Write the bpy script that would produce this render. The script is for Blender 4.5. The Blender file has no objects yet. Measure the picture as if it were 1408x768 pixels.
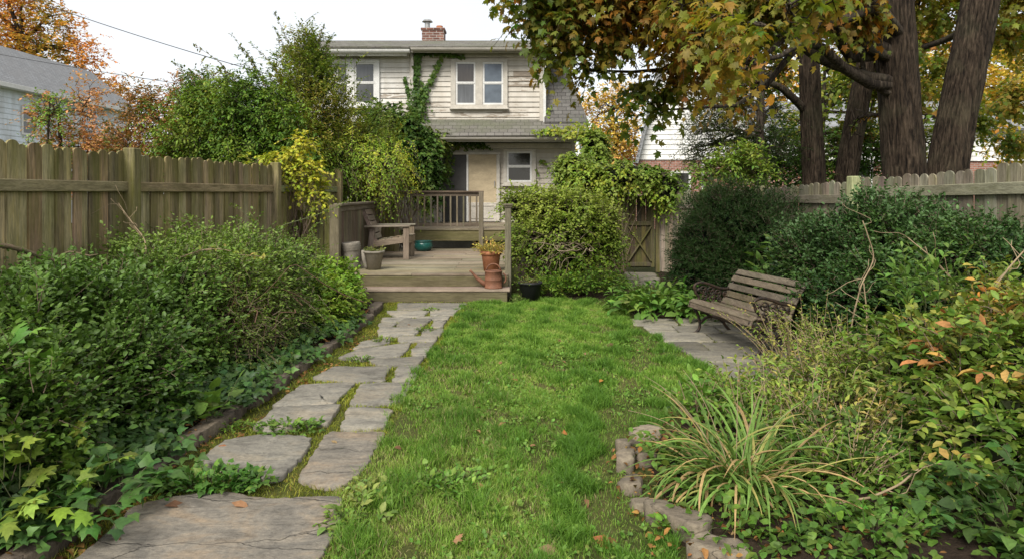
import bpy, math, numpy as np
from math import radians, sin, cos, pi

SC = bpy.context.scene
COL = SC.collection
rng = np.random.default_rng(11)
EYE = 1.6          # camera height above the lawn
FPX, U0, V0 = 939.0, 704.0, 265.0


def W(u, v, Y):
    """world point seen at photo pixel (u, v) at distance Y in front of the garden viewpoint"""
    return np.array([(u - U0) / FPX * Y, Y, EYE - (v - V0) / FPX * Y])


def G(u, v, z=0.0):
    """point of the level z under photo pixel (u, v)"""
    return W(u, v, (EYE - z) * FPX / (v - V0))


def nrm(a):
    a = np.asarray(a, float)
    return a / (np.linalg.norm(a, axis=-1, keepdims=True) + 1e-9)


_K = nrm(rng.normal(size=(10, 3))) * rng.uniform(.6, 1.6, (10, 1))
_PH = rng.uniform(0, 6.28, 10)


def noise(p, f=1.0, seed=0):
    """cheap smooth noise in about -1..1"""
    p = np.asarray(p, float) * f * 2.2
    s = 0
    for i in range(10):
        s = s + np.sin(p @ _K[(i + seed) % 10] * (1 + .13 * i) + _PH[i] + seed * 1.7)
    return np.tanh(s / 3.2)


# ------------------------------------------------------------------ materials
def mat_new(name):
    m = bpy.data.materials.new(name)
    m.use_nodes = True
    nt = m.node_tree
    nt.nodes.clear()
    return m, nt, nt.nodes, nt.links


def nd(nt, typ, **kw):
    n = nt.nodes.new(typ)
    for k, v in kw.items():
        if k == 'op':
            n.operation = v
        elif k.startswith('i_'):
            n.inputs[k[2:].replace('_', ' ')].default_value = v
        else:
            setattr(n, k, v)
    return n


def ramp(nt, fac, stops):
    r = nt.nodes.new('ShaderNodeValToRGB')
    e = r.color_ramp.elements
    while len(e) > 1:
        e.remove(e[-1])
    e[0].position = stops[0][0]
    e[0].color = (*stops[0][1], 1)
    for p, c in stops[1:]:
        x = e.new(p)
        x.color = (*c, 1)
    nt.links.new(fac, r.inputs['Fac'])
    return r.outputs['Color']


def mixc(nt, fac, a, b, mode='MIX'):
    m = nt.nodes.new('ShaderNodeMix')
    m.data_type = 'RGBA'
    m.blend_type = mode
    for sock, val in ((m.inputs[0], fac), (m.inputs[6], a), (m.inputs[7], b)):
        if isinstance(val, (int, float)):
            sock.default_value = val
        elif isinstance(val, tuple):
            sock.default_value = (*val, 1) if len(val) == 3 else val
        else:
            nt.links.new(val, sock)
    return m.outputs[2]


def tex_noise(nt, scale, vec=None, detail=6, rough=.6, dist=0.0, dim='3D', w=None):
    n = nt.nodes.new('ShaderNodeTexNoise')
    n.noise_dimensions = dim
    n.inputs['Scale'].default_value = scale
    n.inputs['Detail'].default_value = detail
    n.inputs['Roughness'].default_value = rough
    n.inputs['Distortion'].default_value = dist
    if vec is not None:
        nt.links.new(vec, n.inputs['Vector'])
    if w is not None:
        nt.links.new(w, n.inputs['W'])
    return n.outputs['Fac']


def coords(nt, scale=(1, 1, 1), which='world'):
    if which == 'world':
        g = nt.nodes.new('ShaderNodeNewGeometry').outputs['Position']
    else:
        g = nt.nodes.new('ShaderNodeTexCoord').outputs['Object']
    m = nt.nodes.new('ShaderNodeMapping')
    m.inputs['Scale'].default_value = scale
    nt.links.new(g, m.inputs['Vector'])
    return m.outputs['Vector']


def vmath(nt, op, a, b=None):
    n = nt.nodes.new('ShaderNodeMath')
    n.operation = op
    for s, val in ((n.inputs[0], a), (n.inputs[1], b)):
        if val is None:
            continue
        if isinstance(val, (int, float)):
            s.default_value = val
        else:
            nt.links.new(val, s)
    return n.outputs[0]


def finish(nt, color, rough=.8, bump=None, bstr=.3, bdist=.01, spec=.3, metal=0.0):
    p = nt.nodes.new('ShaderNodeBsdfPrincipled')
    o = nt.nodes.new('ShaderNodeOutputMaterial')
    if isinstance(color, tuple):
        p.inputs['Base Color'].default_value = (*color, 1)
    else:
        nt.links.new(color, p.inputs['Base Color'])
    if isinstance(rough, (int, float)):
        p.inputs['Roughness'].default_value = rough
    else:
        nt.links.new(rough, p.inputs['Roughness'])
    p.inputs['Specular IOR Level'].default_value = spec
    p.inputs['Metallic'].default_value = metal
    if bump is not None:
        b = nt.nodes.new('ShaderNodeBump')
        b.inputs['Strength'].default_value = bstr
        b.inputs['Distance'].default_value = bdist
        nt.links.new(bump, b.inputs['Height'])
        nt.links.new(b.outputs['Normal'], p.inputs['Normal'])
    nt.links.new(p.outputs['BSDF'], o.inputs['Surface'])
    return p


def m_leaf(name, rough=.5, spec=.25, trans=.28, tint=(1.15, 1.2, .7)):
    m, nt, N, L = mat_new(name)
    a = nd(nt, 'ShaderNodeAttribute', attribute_name='Col')
    c = a.outputs['Color']
    n = tex_noise(nt, 60, coords(nt), 2)
    c2 = mixc(nt, .5, c, mixc(nt, 1.0, c, ramp(nt, n, [(.3, (.55, .55, .55)), (.7, (1.3, 1.3, 1.3))]), 'MULTIPLY'))
    p = nt.nodes.new('ShaderNodeBsdfPrincipled')
    L.new(c2, p.inputs['Base Color'])
    p.inputs['Roughness'].default_value = rough
    p.inputs['Specular IOR Level'].default_value = spec
    t = nt.nodes.new('ShaderNodeBsdfTranslucent')
    L.new(mixc(nt, 1.0, c2, tint, 'MULTIPLY'), t.inputs['Color'])
    mx = nt.nodes.new('ShaderNodeMixShader')
    mx.inputs[0].default_value = trans
    L.new(p.outputs[0], mx.inputs[1])
    L.new(t.outputs[0], mx.inputs[2])
    o = nt.nodes.new('ShaderNodeOutputMaterial')
    L.new(mx.outputs[0], o.inputs['Surface'])
    return m


def m_wood(name, grain='z', topstain=None, dark=(.45, .42, .38), light=(1.3, 1.25, 1.15), moss=0.0, mosscol=(.09, .11, .03), wear=.0, lichen=.0):
    """weathered boards: the tint comes from the attribute Col of each board"""
    m, nt, N, L = mat_new(name)
    s = {'z': (14, 14, .9), 'x': (.9, 14, 14), 'y': (14, .9, 14)}[grain]
    a = nd(nt, 'ShaderNodeAttribute', attribute_name='Col')
    sep = nt.nodes.new('ShaderNodeSeparateColor')
    L.new(a.outputs['Color'], sep.inputs[0])
    w = vmath(nt, 'MULTIPLY', sep.outputs[0], 173.0)
    v = coords(nt, s)
    f = tex_noise(nt, 3.2, v, 8, .65, .4, '4D', w)
    fine = tex_noise(nt, 14, v, 4, .6, .2, '4D', w)
    big = tex_noise(nt, 1.6, coords(nt), 4, .6)
    c = mixc(nt, 1.0, a.outputs['Color'], ramp(nt, f, [(.28, dark), (.5, (.9, .9, .9)), (.74, light)]), 'MULTIPLY')
    c = mixc(nt, .6, c, mixc(nt, 1.0, c, ramp(nt, fine, [(.35, (.5, .48, .45)), (.6, (1.1, 1.1, 1.1))]), 'MULTIPLY'))
    c = mixc(nt, 1.0, c, ramp(nt, big, [(.3, (.72, .7, .66)), (.7, (1.15, 1.15, 1.15))]), 'MULTIPLY')
    if moss > 0:
        mv = coords(nt, {'z': (5, 5, .8), 'x': (1, 5, 5), 'y': (5, 1, 5)}[grain])
        mm = tex_noise(nt, 1.4, mv, 6, .65)
        fac = ramp(nt, mm, [(.62 - .2 * moss, (0, 0, 0)), (.74 - .1 * moss, (1, 1, 1))])
        c = mixc(nt, vmath(nt, 'MULTIPLY', fac, .85), c, mixc(nt, .35, mosscol, c))
    if topstain:
        sp = nt.nodes.new('ShaderNodeSeparateXYZ')
        L.new(nt.nodes.new('ShaderNodeNewGeometry').outputs['Position'], sp.inputs[0])
        zz = vmath(nt, 'ADD', vmath(nt, 'SUBTRACT', sp.outputs[2], topstain), vmath(nt, 'MULTIPLY', tex_noise(nt, 2.2, coords(nt, (6, 6, .8)), 6, .7, .3, '4D', w), .9))
        fac = ramp(nt, zz, [(.12, (0, 0, 0)), (.5, (1, 1, 1))])
        c = mixc(nt, vmath(nt, 'MULTIPLY', fac, .62), c, mixc(nt, 1.0, c, (.42, .44, .26), 'MULTIPLY'))
    if lichen > 0:
        lv = tex_noise(nt, 38, coords(nt), 5, .7)
        fac = ramp(nt, lv, [(.6, (0, 0, 0)), (.68, (1, 1, 1))])
        c = mixc(nt, vmath(nt, 'MULTIPLY', fac, lichen), c, (.33, .34, .25))
    finish(nt, c, .85, f, .5, .006, .2)
    return m


def m_simple(name, col, rough=.7, var=.25, scale=6, bump=.15, bdist=.005, spec=.3, metal=0.0, col2=None, stretch=(1, 1, 1)):
    m, nt, N, L = mat_new(name)
    v = coords(nt, stretch)
    f = tex_noise(nt, scale, v, 7, .65)
    f2 = tex_noise(nt, scale * 7, v, 4, .6)
    if col2 is None:
        lo = tuple(x * (1 - var) for x in col)
        hi = tuple(min(1, x * (1 + var)) for x in col)
        c = ramp(nt, f, [(.3, lo), (.7, hi)])
    else:
        c = ramp(nt, f, [(.38, col), (.62, col2)])
    c = mixc(nt, .5, c, mixc(nt, 1.0, c, ramp(nt, f2, [(.3, (.7, .7, .7)), (.7, (1.2, 1.2, 1.2))]), 'MULTIPLY'))
    finish(nt, c, rough, f2, bump, bdist, spec, metal)
    return m


M = {}
M['leaf'] = m_leaf('leaf', .5, .2)
M['gloss'] = m_leaf('glossy_leaf', .42, .24, .22)
M['maple'] = m_leaf('maple_leaf', .5, .25, .48, (1.25, 1.2, .6))
M['dry'] = m_leaf('dry_leaf', .7, .15, .25, (1.1, .95, .7))
M['grass'] = m_leaf('grass_blade', .5, .25, .35)
M['twig'] = m_simple('twig_bark', (.16, .115, .08), .85, .35, 20)
M['fence'] = m_wood('fence_wood', 'z', 2.05, (.30, .28, .25), (1.5, 1.4, 1.15), 1.15, (.14, .14, .022), lichen=.14)
M['fence_x'] = m_wood('fence_rail_wood', 'x', None, (.4, .38, .33), (1.25, 1.2, 1.1), .55, (.075, .08, .022))
M['fence_y'] = m_wood('fence_long_rail_wood', 'y', None, (.4, .38, .33), (1.25, 1.2, 1.1), .6, (.075, .08, .022))
M['fence2'] = m_wood('pale_fence_wood', 'z', 2.1, (.4, .38, .35), (1.3, 1.28, 1.2), .5, (.16, .16, .06), lichen=.2)
M['fence2_y'] = m_wood('pale_fence_rail_wood', 'y', None, (.45, .43, .4), (1.25, 1.2, 1.15), .4, (.10, .105, .04), lichen=.2)
M['deck'] = m_wood('deck_wood', 'x', None, (.55, .52, .5), (1.25, 1.2, 1.15), .12, (.12, .12, .05))
M['riser'] = m_wood('deck_riser_wood', 'x', None, (.5, .48, .42), (1.2, 1.2, 1.1), .6, (.085, .085, .025))
M['deckz'] = m_wood('deck_post_wood', 'z', None, (.5, .48, .45), (1.2, 1.2, 1.1), .3, (.10, .10, .04))
M['decky'] = m_wood('deck_rail_wood', 'y', None, (.5, .48, .45), (1.2, 1.2, 1.1), .3, (.10, .10, .04))
M['bench'] = m_wood('bench_slat_wood', 'y', None, (.5, .48, .46), (1.3, 1.3, 1.25), .2, (.11, .11, .05), lichen=.4)
M['iron'] = m_simple('rusty_cast_iron', (.018, .016, .014), .6, .4, 30, .4, .003, .4, .3, (.06, .035, .02))


def m_stone(name, base, base2, stain, rot=.6, cracks=.5, tv=.45):
    m, nt, N, L = mat_new(name)
    oi = nt.nodes.new('ShaderNodeObjectInfo')
    w = vmath(nt, 'MULTIPLY', oi.outputs['Random'], 40.0)
    mp = nt.nodes.new('ShaderNodeMapping')
    mp.inputs['Rotation'].default_value = (0, 0, rot)
    mp.inputs['Scale'].default_value = (1, 3.2, 1)
    L.new(nt.nodes.new('ShaderNodeNewGeometry').outputs['Position'], mp.inputs['Vector'])
    v = coords(nt)
    f = tex_noise(nt, 2.6, coords(nt, (1, 1.4, 1)), 9, .66, .8, '4D', w)
    streak = tex_noise(nt, 4.2, mp.outputs[0], 9, .7, .6, '4D', w)
    fine = tex_noise(nt, 38, v, 8, .75, .2, '4D', w)
    lich = tex_noise(nt, 9, v, 8, .72, .5, '4D', w)
    c = ramp(nt, f, [(.34, base), (.5, base2), (.62, stain), (.72, base2)])
    c = mixc(nt, 1.0, c, ramp(nt, streak, [(.3, (.52, .51, .50)), (.48, (.98, .98, .98)), (.68, (1.22, 1.20, 1.16))]), 'MULTIPLY')
    c = mixc(nt, 1.0, c, ramp(nt, fine, [(.3, (.62, .62, .62)), (.5, (1, 1, 1)), (.72, (1.3, 1.3, 1.28))]), 'MULTIPLY')
    c = mixc(nt, vmath(nt, 'MULTIPLY', ramp(nt, lich, [(.60, (0, 0, 0)), (.68, (1, 1, 1))]), .55), c, tuple(x * 1.35 for x in base2))
    c = mixc(nt, vmath(nt, 'MULTIPLY', ramp(nt, lich, [(.30, (1, 1, 1)), (.38, (0, 0, 0))]), .5), c, (.06, .065, .03))
    # fine splits along the bedding
    vo = nt.nodes.new('ShaderNodeTexVoronoi')
    vo.feature = 'DISTANCE_TO_EDGE'
    vo.inputs['Scale'].default_value = .75
    add = nt.nodes.new('ShaderNodeVectorMath')
    add.operation = 'ADD'
    nz = nt.nodes.new('ShaderNodeTexNoise')
    nz.inputs['Scale'].default_value = 3.0
    nz.inputs['Detail'].default_value = 5
    L.new(mp.outputs[0], add.inputs[0])
    sc = nt.nodes.new('ShaderNodeVectorMath')
    sc.operation = 'SCALE'
    sc.inputs['Scale'].default_value = .55
    L.new(nz.outputs['Color'], sc.inputs[0])
    L.new(sc.outputs[0], add.inputs[1])
    L.new(add.outputs[0], vo.inputs['Vector'])
    cr = ramp(nt, vo.outputs['Distance'], [(.0, (1, 1, 1)), (.008, (0, 0, 0))])
    c = mixc(nt, vmath(nt, 'MULTIPLY', cr, cracks), c, (.03, .027, .022))
    tone = vmath(nt, 'ADD', vmath(nt, 'MULTIPLY', oi.outputs['Random'], tv), 1.0 - tv / 2)
    vm = nt.nodes.new('ShaderNodeVectorMath')
    vm.operation = 'SCALE'
    L.new(c, vm.inputs[0])
    L.new(tone, vm.inputs['Scale'])
    hsum = vmath(nt, 'ADD', vmath(nt, 'ADD', vmath(nt, 'MULTIPLY', streak, 1.2), vmath(nt, 'MULTIPLY', fine, .35)), vmath(nt, 'MULTIPLY', cr, -cracks))
    finish(nt, vm.outputs[0], .75, hsum, .8, .02, .25)
    return m


M['flag'] = m_stone('flagstone', (.145, .133, .112), (.21, .195, .16), (.235, .205, .155), .6, .08)
M['flag_big'] = m_stone('cracked_flagstone', (.14, .128, .108), (.21, .185, .148), (.25, .195, .135), .6, .6, .1)
M['slab'] = m_stone('patio_slab', (.125, .115, .095), (.185, .17, .135), (.2, .18, .13), .2, .0, .8)
M['edging'] = m_stone('edging_stone', (.11, .09, .068), (.175, .145, .105), (.22, .185, .13), .9, .4)
M['curb'] = m_stone('border_curb', (.07, .055, .042), (.12, .095, .07), (.16, .13, .095))


def m_ground(name, a, b, c3, scale=2.5):
    m, nt, N, L = mat_new(name)
    v = coords(nt)
    f = tex_noise(nt, scale, v, 8, .7)
    f2 = tex_noise(nt, 45, v, 6, .7)
    c = ramp(nt, f, [(.3, a), (.52, b), (.72, c3)])
    c = mixc(nt, .8, c, mixc(nt, 1.0, c, ramp(nt, f2, [(.3, (.45, .45, .45)), (.7, (1.4, 1.4, 1.4))]), 'MULTIPLY'))
    finish(nt, c, .95, f2, .9, .02, .1)
    return m


M['soil'] = m_ground('soil', (.022, .016, .011), (.04, .028, .019), (.065, .048, .03))
M['turf'] = m_ground('turf_soil', (.04, .055, .014), (.075, .085, .024), (.13, .11, .045))
M['mossy'] = m_ground('mossy_joint_soil', (.035, .05, .010), (.085, .09, .02), (.10, .075, .035), 5)


# ------------------------------------------------------------------ object helpers
def tag(o, label=None, cat=None, group=None, kind=None):
    if label:
        o['label'] = label
    if cat:
        o['category'] = cat
    if group:
        o['group'] = group
    if kind:
        o['kind'] = kind
    return o


def thing(name, label, cat, loc=(0, 0, 0), group=None):
    o = bpy.data.objects.new(name, None)
    o.empty_display_size = .1
    COL.objects.link(o)
    o.location = tuple(float(x) for x in loc[:3])
    return tag(o, label, cat, group)


def base_of(parent):
    while parent is not None and parent.parent is not None:
        parent = parent.parent
    return np.array(parent.location) if parent is not None else np.zeros(3)


def link_mesh(name, me, mat, parent):
    o = bpy.data.objects.new(name, me)
    COL.objects.link(o)
    if mat is not None:
        me.materials.append(mat)
    if parent is not None:
        o.parent = parent
    return o


def raw_mesh(name, V, loops, starts, cols=None, flat=False):
    me = bpy.data.meshes.new(name)
    me.vertices.add(len(V))
    me.vertices.foreach_set('co', np.ascontiguousarray(V, np.float32).ravel())
    me.loops.add(len(loops))
    me.loops.foreach_set('vertex_index', np.ascontiguousarray(loops, np.int32))
    me.polygons.add(len(starts))
    me.polygons.foreach_set('loop_start', np.ascontiguousarray(starts, np.int32))
    if flat:
        me.polygons.foreach_set('use_smooth', np.zeros(len(starts), bool))
    me.update(calc_edges=True)
    if cols is not None:
        a = me.color_attributes.new('Col', 'FLOAT_COLOR', 'POINT')
        c = np.ones((len(V), 4), np.float32)
        c[:, :3] = cols
        a.data.foreach_set('color', c.ravel())
    return me


# chamfered box template (unit signs, which axis is full)
def _boxt():
    idx, V = {}, []
    for sx in (-1, 1):
        for sy in (-1, 1):
            for sz in (-1, 1):
                for ax in range(3):
                    idx[(sx, sy, sz, ax)] = len(V)
                    V.append(((sx, sy, sz), ax))
    pos = np.array([[s[i] * (1.0 if i == ax else .8) for i in range(3)] for s, ax in V])
    F = []
    for ax in range(3):
        o1, o2 = [i for i in range(3) if i != ax]
        for s in (-1, 1):
            q = []
            for a, b in ((-1, -1), (1, -1), (1, 1), (-1, 1)):
                k = [0, 0, 0]
                k[ax], k[o1], k[o2] = s, a, b
                q.append(idx[(*k, ax)])
            F.append(q)
        for a in (-1, 1):          # edges parallel to ax
            for b in (-1, 1):
                q = []
                for s, face in ((-1, o1), (1, o1), (1, o2), (-1, o2)):
                    k = [0, 0, 0]
                    k[ax], k[o1], k[o2] = s, a, b
                    q.append(idx[(*k, face)])
                F.append(q)
    for sx in (-1, 1):
        for sy in (-1, 1):
            for sz in (-1, 1):
                F.append([idx[(sx, sy, sz, a)] for a in range(3)])
    out = []
    for f in F:
        c = pos[f].mean(0)
        n = np.cross(pos[f[1]] - pos[f[0]], pos[f[2]] - pos[f[0]])
        out.append(f if n @ c > 0 else f[::-1])
    return V, out


BOXV, BOXF = _boxt()
BOXS = np.array([s for s, a in BOXV], float)
BOXA = np.array([a for s, a in BOXV])


def rotz(a):
    return np.array([[cos(a), -sin(a), 0], [sin(a), cos(a), 0], [0, 0, 1]])


def rotx(a):
    return np.array([[1, 0, 0], [0, cos(a), -sin(a)], [0, sin(a), cos(a)]])


def roty(a):
    return np.array([[cos(a), 0, sin(a)], [0, 1, 0], [-sin(a), 0, cos(a)]])


class MB:
    def __init__(self):
        self.V, self.F, self.C, self.n = [], [], [], 0

    def add(self, V, F, col=(.5, .5, .5)):
        V = np.asarray(V, float)
        self.V.append(V)
        c = np.asarray(col, float)
        self.C.append(np.tile(c, (len(V), 1)) if c.ndim == 1 else c)
        k = self.n
        self.F += [[i + k for i in f] for f in F]
        self.n += len(V)
        return self

    def box(self, c, s, R=None, col=(.5, .5, .5), b=.006):
        h = np.asarray(s, float) / 2
        b = min(b, h.min() * .45)
        V = BOXS * (h - b)
        V[np.arange(24), BOXA] = BOXS[np.arange(24), BOXA] * h[BOXA]
        if R is not None:
            V = V @ R.T
        return self.add(V + np.asarray(c, float), BOXF, col)

    def beam(self, a, b, w, t, col=(.5, .5, .5), up=(0, 0, 1), bev=.006):
        """box from a to b: w across (sideways), t along up"""
        a, b = np.asarray(a, float), np.asarray(b, float)
        d = nrm(b - a)
        sd = np.cross(d, up)
        sd = nrm(sd) if np.linalg.norm(sd) > 1e-4 else np.array([1., 0, 0])
        u = np.cross(sd, d)
        R = np.stack([sd, d, u], 1)
        return self.box((a + b) / 2, (w, np.linalg.norm(b - a), t), R, col, bev)

    def tube(self, P, R, sides=6, col=(.5, .5, .5), cap=True):
        P = np.asarray(P, float)
        n = len(P)
        R = np.full(n, R) if np.isscalar(R) else np.asarray(R, float)
        T = nrm(np.gradient(P, axis=0))
        ref = np.array([0, 0, 1.]) if abs(T[0, 2]) < .9 else np.array([1., 0, 0])
        x = nrm(np.cross(T[0], ref))
        V = []
        th = np.linspace(0, 2 * pi, sides, endpoint=False)
        for i in range(n):
            x = nrm(x - T[i] * (x @ T[i]))
            y = np.cross(T[i], x)
            V.append(P[i] + R[i] * (np.cos(th)[:, None] * x + np.sin(th)[:, None] * y))
        F = []
        for i in range(n - 1):
            for j in range(sides):
                k = (j + 1) % sides
                F.append([i * sides + j, i * sides + k, (i + 1) * sides + k, (i + 1) * sides + j])
        if cap:
            F.append(list(range(sides))[::-1])
            F.append([(n - 1) * sides + j for j in range(sides)])
        return self.add(np.concatenate(V), F, col)

    def lathe(self, prof, c, sides=28, col=(.5, .5, .5), R=None, wob=0.0):
        th = np.linspace(0, 2 * pi, sides, endpoint=False)
        V = []
        for r, z in prof:
            rr = r * (1 + wob * np.sin(th * 2 + z * 9) + wob * .6 * np.sin(th * 5 + z * 17))
            V.append(np.stack([rr * np.cos(th), rr * np.sin(th), np.full(sides, z)], 1))
        V = np.concatenate(V)
        if R is not None:
            V = V @ R.T
        F = []
        for i in range(len(prof) - 1):
            for j in range(sides):
                k = (j + 1) % sides
                F.append([i * sides + j, i * sides + k, (i + 1) * sides + k, (i + 1) * sides + j])
        return self.add(V + np.asarray(c, float), F, col)

    def quad(self, *pts, col=(.5, .5, .5)):
        return self.add(np.array(pts, float), [list(range(len(pts)))], col)

    def prism(self, poly, z0, z1, col=(.5, .5, .5)):
        p = np.asarray(poly, float)
        n = len(p)
        V = np.concatenate([np.c_[p, np.full(n, z0)], np.c_[p, np.full(n, z1)]])
        F = [list(range(n))[::-1], list(range(n, 2 * n))]
        F += [[i, (i + 1) % n, n + (i + 1) % n, n + i] for i in range(n)]
        return self.add(V, F, col)

    def build(self, name, mat, parent=None, flat=True, label=None):
        V = np.concatenate(self.V) - base_of(parent)
        loops = np.fromiter((i for f in self.F for i in f), np.int32)
        ln = np.fromiter((len(f) for f in self.F), np.int32)
        st = np.concatenate([[0], np.cumsum(ln)[:-1]])
        me = raw_mesh(name, V, loops, st, np.concatenate(self.C), flat)
        o = link_mesh(name, me, mat, parent)
        if label:
            o['label'] = label
        return o


# ------------------------------------------------------------------ leaves
def _sym(right):
    """outline from the right half (base ... tip) plus a centre point"""
    r = np.array(right, float)
    left = r[1:-1][::-1] * np.array([-1, 1, 1])
    o = np.concatenate([r, left])
    return o


def fan(right, centre):
    o = _sym(right)
    V = np.concatenate([o, [centre]])
    n = len(o)
    return V, [[i, (i + 1) % n, n] for i in range(n)]


T_SMALL = (np.array([[0, 0, 0], [.5, .5, .13], [0, 1, 0], [-.5, .5, .13]]), [[0, 1, 2], [0, 2, 3]])
T_OVAL = (np.array([[0, 0, 0], [.5, .42, .1], [.36, .78, .06], [0, 1, -.1], [-.36, .78, .06], [-.5, .42, .1], [0, .42, 0], [0, .78, -.03]]),
          [[0, 1, 6], [0, 6, 5], [6, 1, 2, 7], [6, 7, 4, 5], [7, 2, 3], [7, 3, 4]])
T_MAPLE = fan([[0, 0, 0], [.36, -.02, -.06], [.24, .2, .03], [.54, .5, -.1], [.33, .52, .0], [.22, .5, .03], [.25, .74, -.02], [.13, .74, .02], [0, 1, -.14]], [0, .32, .05])
T_IVY = fan([[0, .02, 0], [.34, -.06, -.03], [.54, .26, -.06], [.3, .46, .03], [0, 1, -.08]], [0, .3, .05])
T_HEART = fan([[0, .06, 0], [.3, -.04, -.02], [.5, .24, .04], [.36, .62, .02], [0, 1, -.1]], [0, .35, -.03])
T_NEEDLE = (np.array([[-.5, 0, 0], [.5, 0, 0], [0, 1, 0]]), [[0, 1, 2]])
T_BLADE = (np.array([[-.5, 0, 0], [.5, 0, 0], [.42, .5, .0], [-.42, .5, .0], [0, 1, 0]]), [[0, 1, 2, 3], [3, 2, 4]])


def leaves(name, pos, ax, nr, ln, wd, tmpl, cols, mat, parent, curl=.15, jitter=.12):
    TV, TF = tmpl
    n, k = len(pos), len(TV)
    ax = nrm(ax)
    nr = nrm(nr - ax * np.sum(ax * nr, 1, keepdims=True))
    sx = np.cross(ax, nr)
    ln = np.broadcast_to(np.asarray(ln, float), (n,))
    wd = np.broadcast_to(np.asarray(wd, float), (n,))
    cu = curl * rng.uniform(-.3, 1.6, n)
    roll = rng.uniform(-.6, 1.2, n) * curl
    x, y, z = TV[:, 0], TV[:, 1], TV[:, 2]
    zz = z[None] - cu[:, None] * y[None] ** 2 - roll[:, None] * (x[None] ** 2) * 1.4
    V = (pos[:, None, :] + sx[:, None, :] * (x[None] * wd[:, None])[..., None]
         + ax[:, None, :] * (y[None] * ln[:, None])[..., None] + nr[:, None, :] * (zz * ln[:, None])[..., None])
    C = np.repeat(np.asarray(cols, float)[:, None, :], k, 1)
    C = C * (1 + jitter * (y - .5))[None, :, None]
    fl = np.array([i for f in TF for i in f])
    fn = np.array([len(f) for f in TF])
    st = np.concatenate([[0], np.cumsum(fn)[:-1]])
    loops = (fl[None] + (np.arange(n) * k)[:, None]).ravel()
    starts = (st[None] + (np.arange(n) * len(fl))[:, None]).ravel()
    V = V.reshape(-1, 3) - base_of(parent)
    me = raw_mesh(name, V, loops, starts, np.clip(C.reshape(-1, 3), 0, 1))
    return link_mesh(name, me, mat, parent)


def tubes(name, P, R, mat, parent, sides=4, cols=None):
    """many thin stems: P (n, m, 3), R (n, m)"""
    n, m = P.shape[:2]
    T = nrm(np.gradient(P, axis=1))
    ref = np.where(np.abs(T[:, :1, 2:3]) < .9, np.array([0, 0, 1.]), np.array([1., 0, 0]))
    x = nrm(np.cross(T, np.broadcast_to(ref, T.shape)))
    y = np.cross(T, x)
    th = np.linspace(0, 2 * pi, sides, endpoint=False)
    V = P[:, :, None] + R[:, :, None, None] * (np.cos(th)[:, None] * x[:, :, None] + np.sin(th)[:, None] * y[:, :, None])
    V = V.reshape(-1, 3) - base_of(parent)
    i, j = np.meshgrid(np.arange(m - 1), np.arange(sides), indexing='ij')
    k = (j + 1) % sides
    q = np.stack([i * sides + j, i * sides + k, (i + 1) * sides + k, (i + 1) * sides + j], -1).reshape(-1)
    loops = (q[None] + (np.arange(n) * m * sides)[:, None]).ravel()
    starts = np.arange(n * (m - 1) * sides) * 4
    c = None if cols is None else np.repeat(cols, m * sides, 0)
    me = raw_mesh(name, V, loops, starts, c)
    return link_mesh(name, me, mat, parent)


def pick(pos, pal, clump=.55, f=1.5, bright=.25, bias=0.0, seed=0):
    """palette colours, neighbouring leaves alike"""
    pal = np.asarray(pal, float)
    n = len(pos)
    q = clump * (noise(pos, f, seed) * .5 + .5) + (1 - clump) * rng.random(n) + bias
    t = np.clip(q, 0, .999) * (len(pal) - 1)
    i = t.astype(int)
    fr = (t - i)[:, None]
    fr = np.where(rng.random((n, 1)) < .5, fr, np.round(fr))
    c = pal[i] * (1 - fr) + pal[np.minimum(i + 1, len(pal) - 1)] * fr
    c = c * np.array([1.46, 1.33, .86])
    return c * rng.uniform(1 - bright, 1 + bright, (n, 1)) * (1 + .08 * rng.normal(size=(n, 3)))


def surf(blobs, n, shell=(.78, 1.04), zmin=.03, lump=.18, f=2.2, low=0.0):
    """points near the joined surface of lumpy ellipsoids, with outward directions"""
    B = np.array([b[:6] for b in blobs], float)
    w = (B[:, 3] * B[:, 4] + B[:, 4] * B[:, 5] + B[:, 3] * B[:, 5]) * np.array([b[6] if len(b) > 6 else 1 for b in blobs])
    w /= w.sum()
    P, N, tot = [], [], 0
    for _ in range(60):
        k = rng.choice(len(B), 2 * n, p=w)
        d = nrm(rng.normal(size=(2 * n, 3)))
        c, r = B[k, :3], B[k, 3:6]
        s = (1 + lump * noise(c + d * r, f) + lump * .5 * noise(c + d * r, f * 2.6, 3) + lump * .45 * noise(c + d * r, f * 5.5, 6)) * rng.uniform(shell[0], shell[1], 2 * n)
        p = c + d * r * s[:, None]
        ok = p[:, 2] > zmin
        for i in range(len(B)):
            q = (p - B[i, :3]) / B[i, 3:6]
            ok &= (np.sum(q * q, 1) > .72 ** 2) | (k == i)
        P.append(p[ok])
        N.append(nrm(d[ok] / r[ok]))
        tot += ok.sum()
        if tot >= n:
            break
    return np.concatenate(P)[:n], np.concatenate(N)[:n]


UP = np.array([0, 0, 1.])


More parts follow.
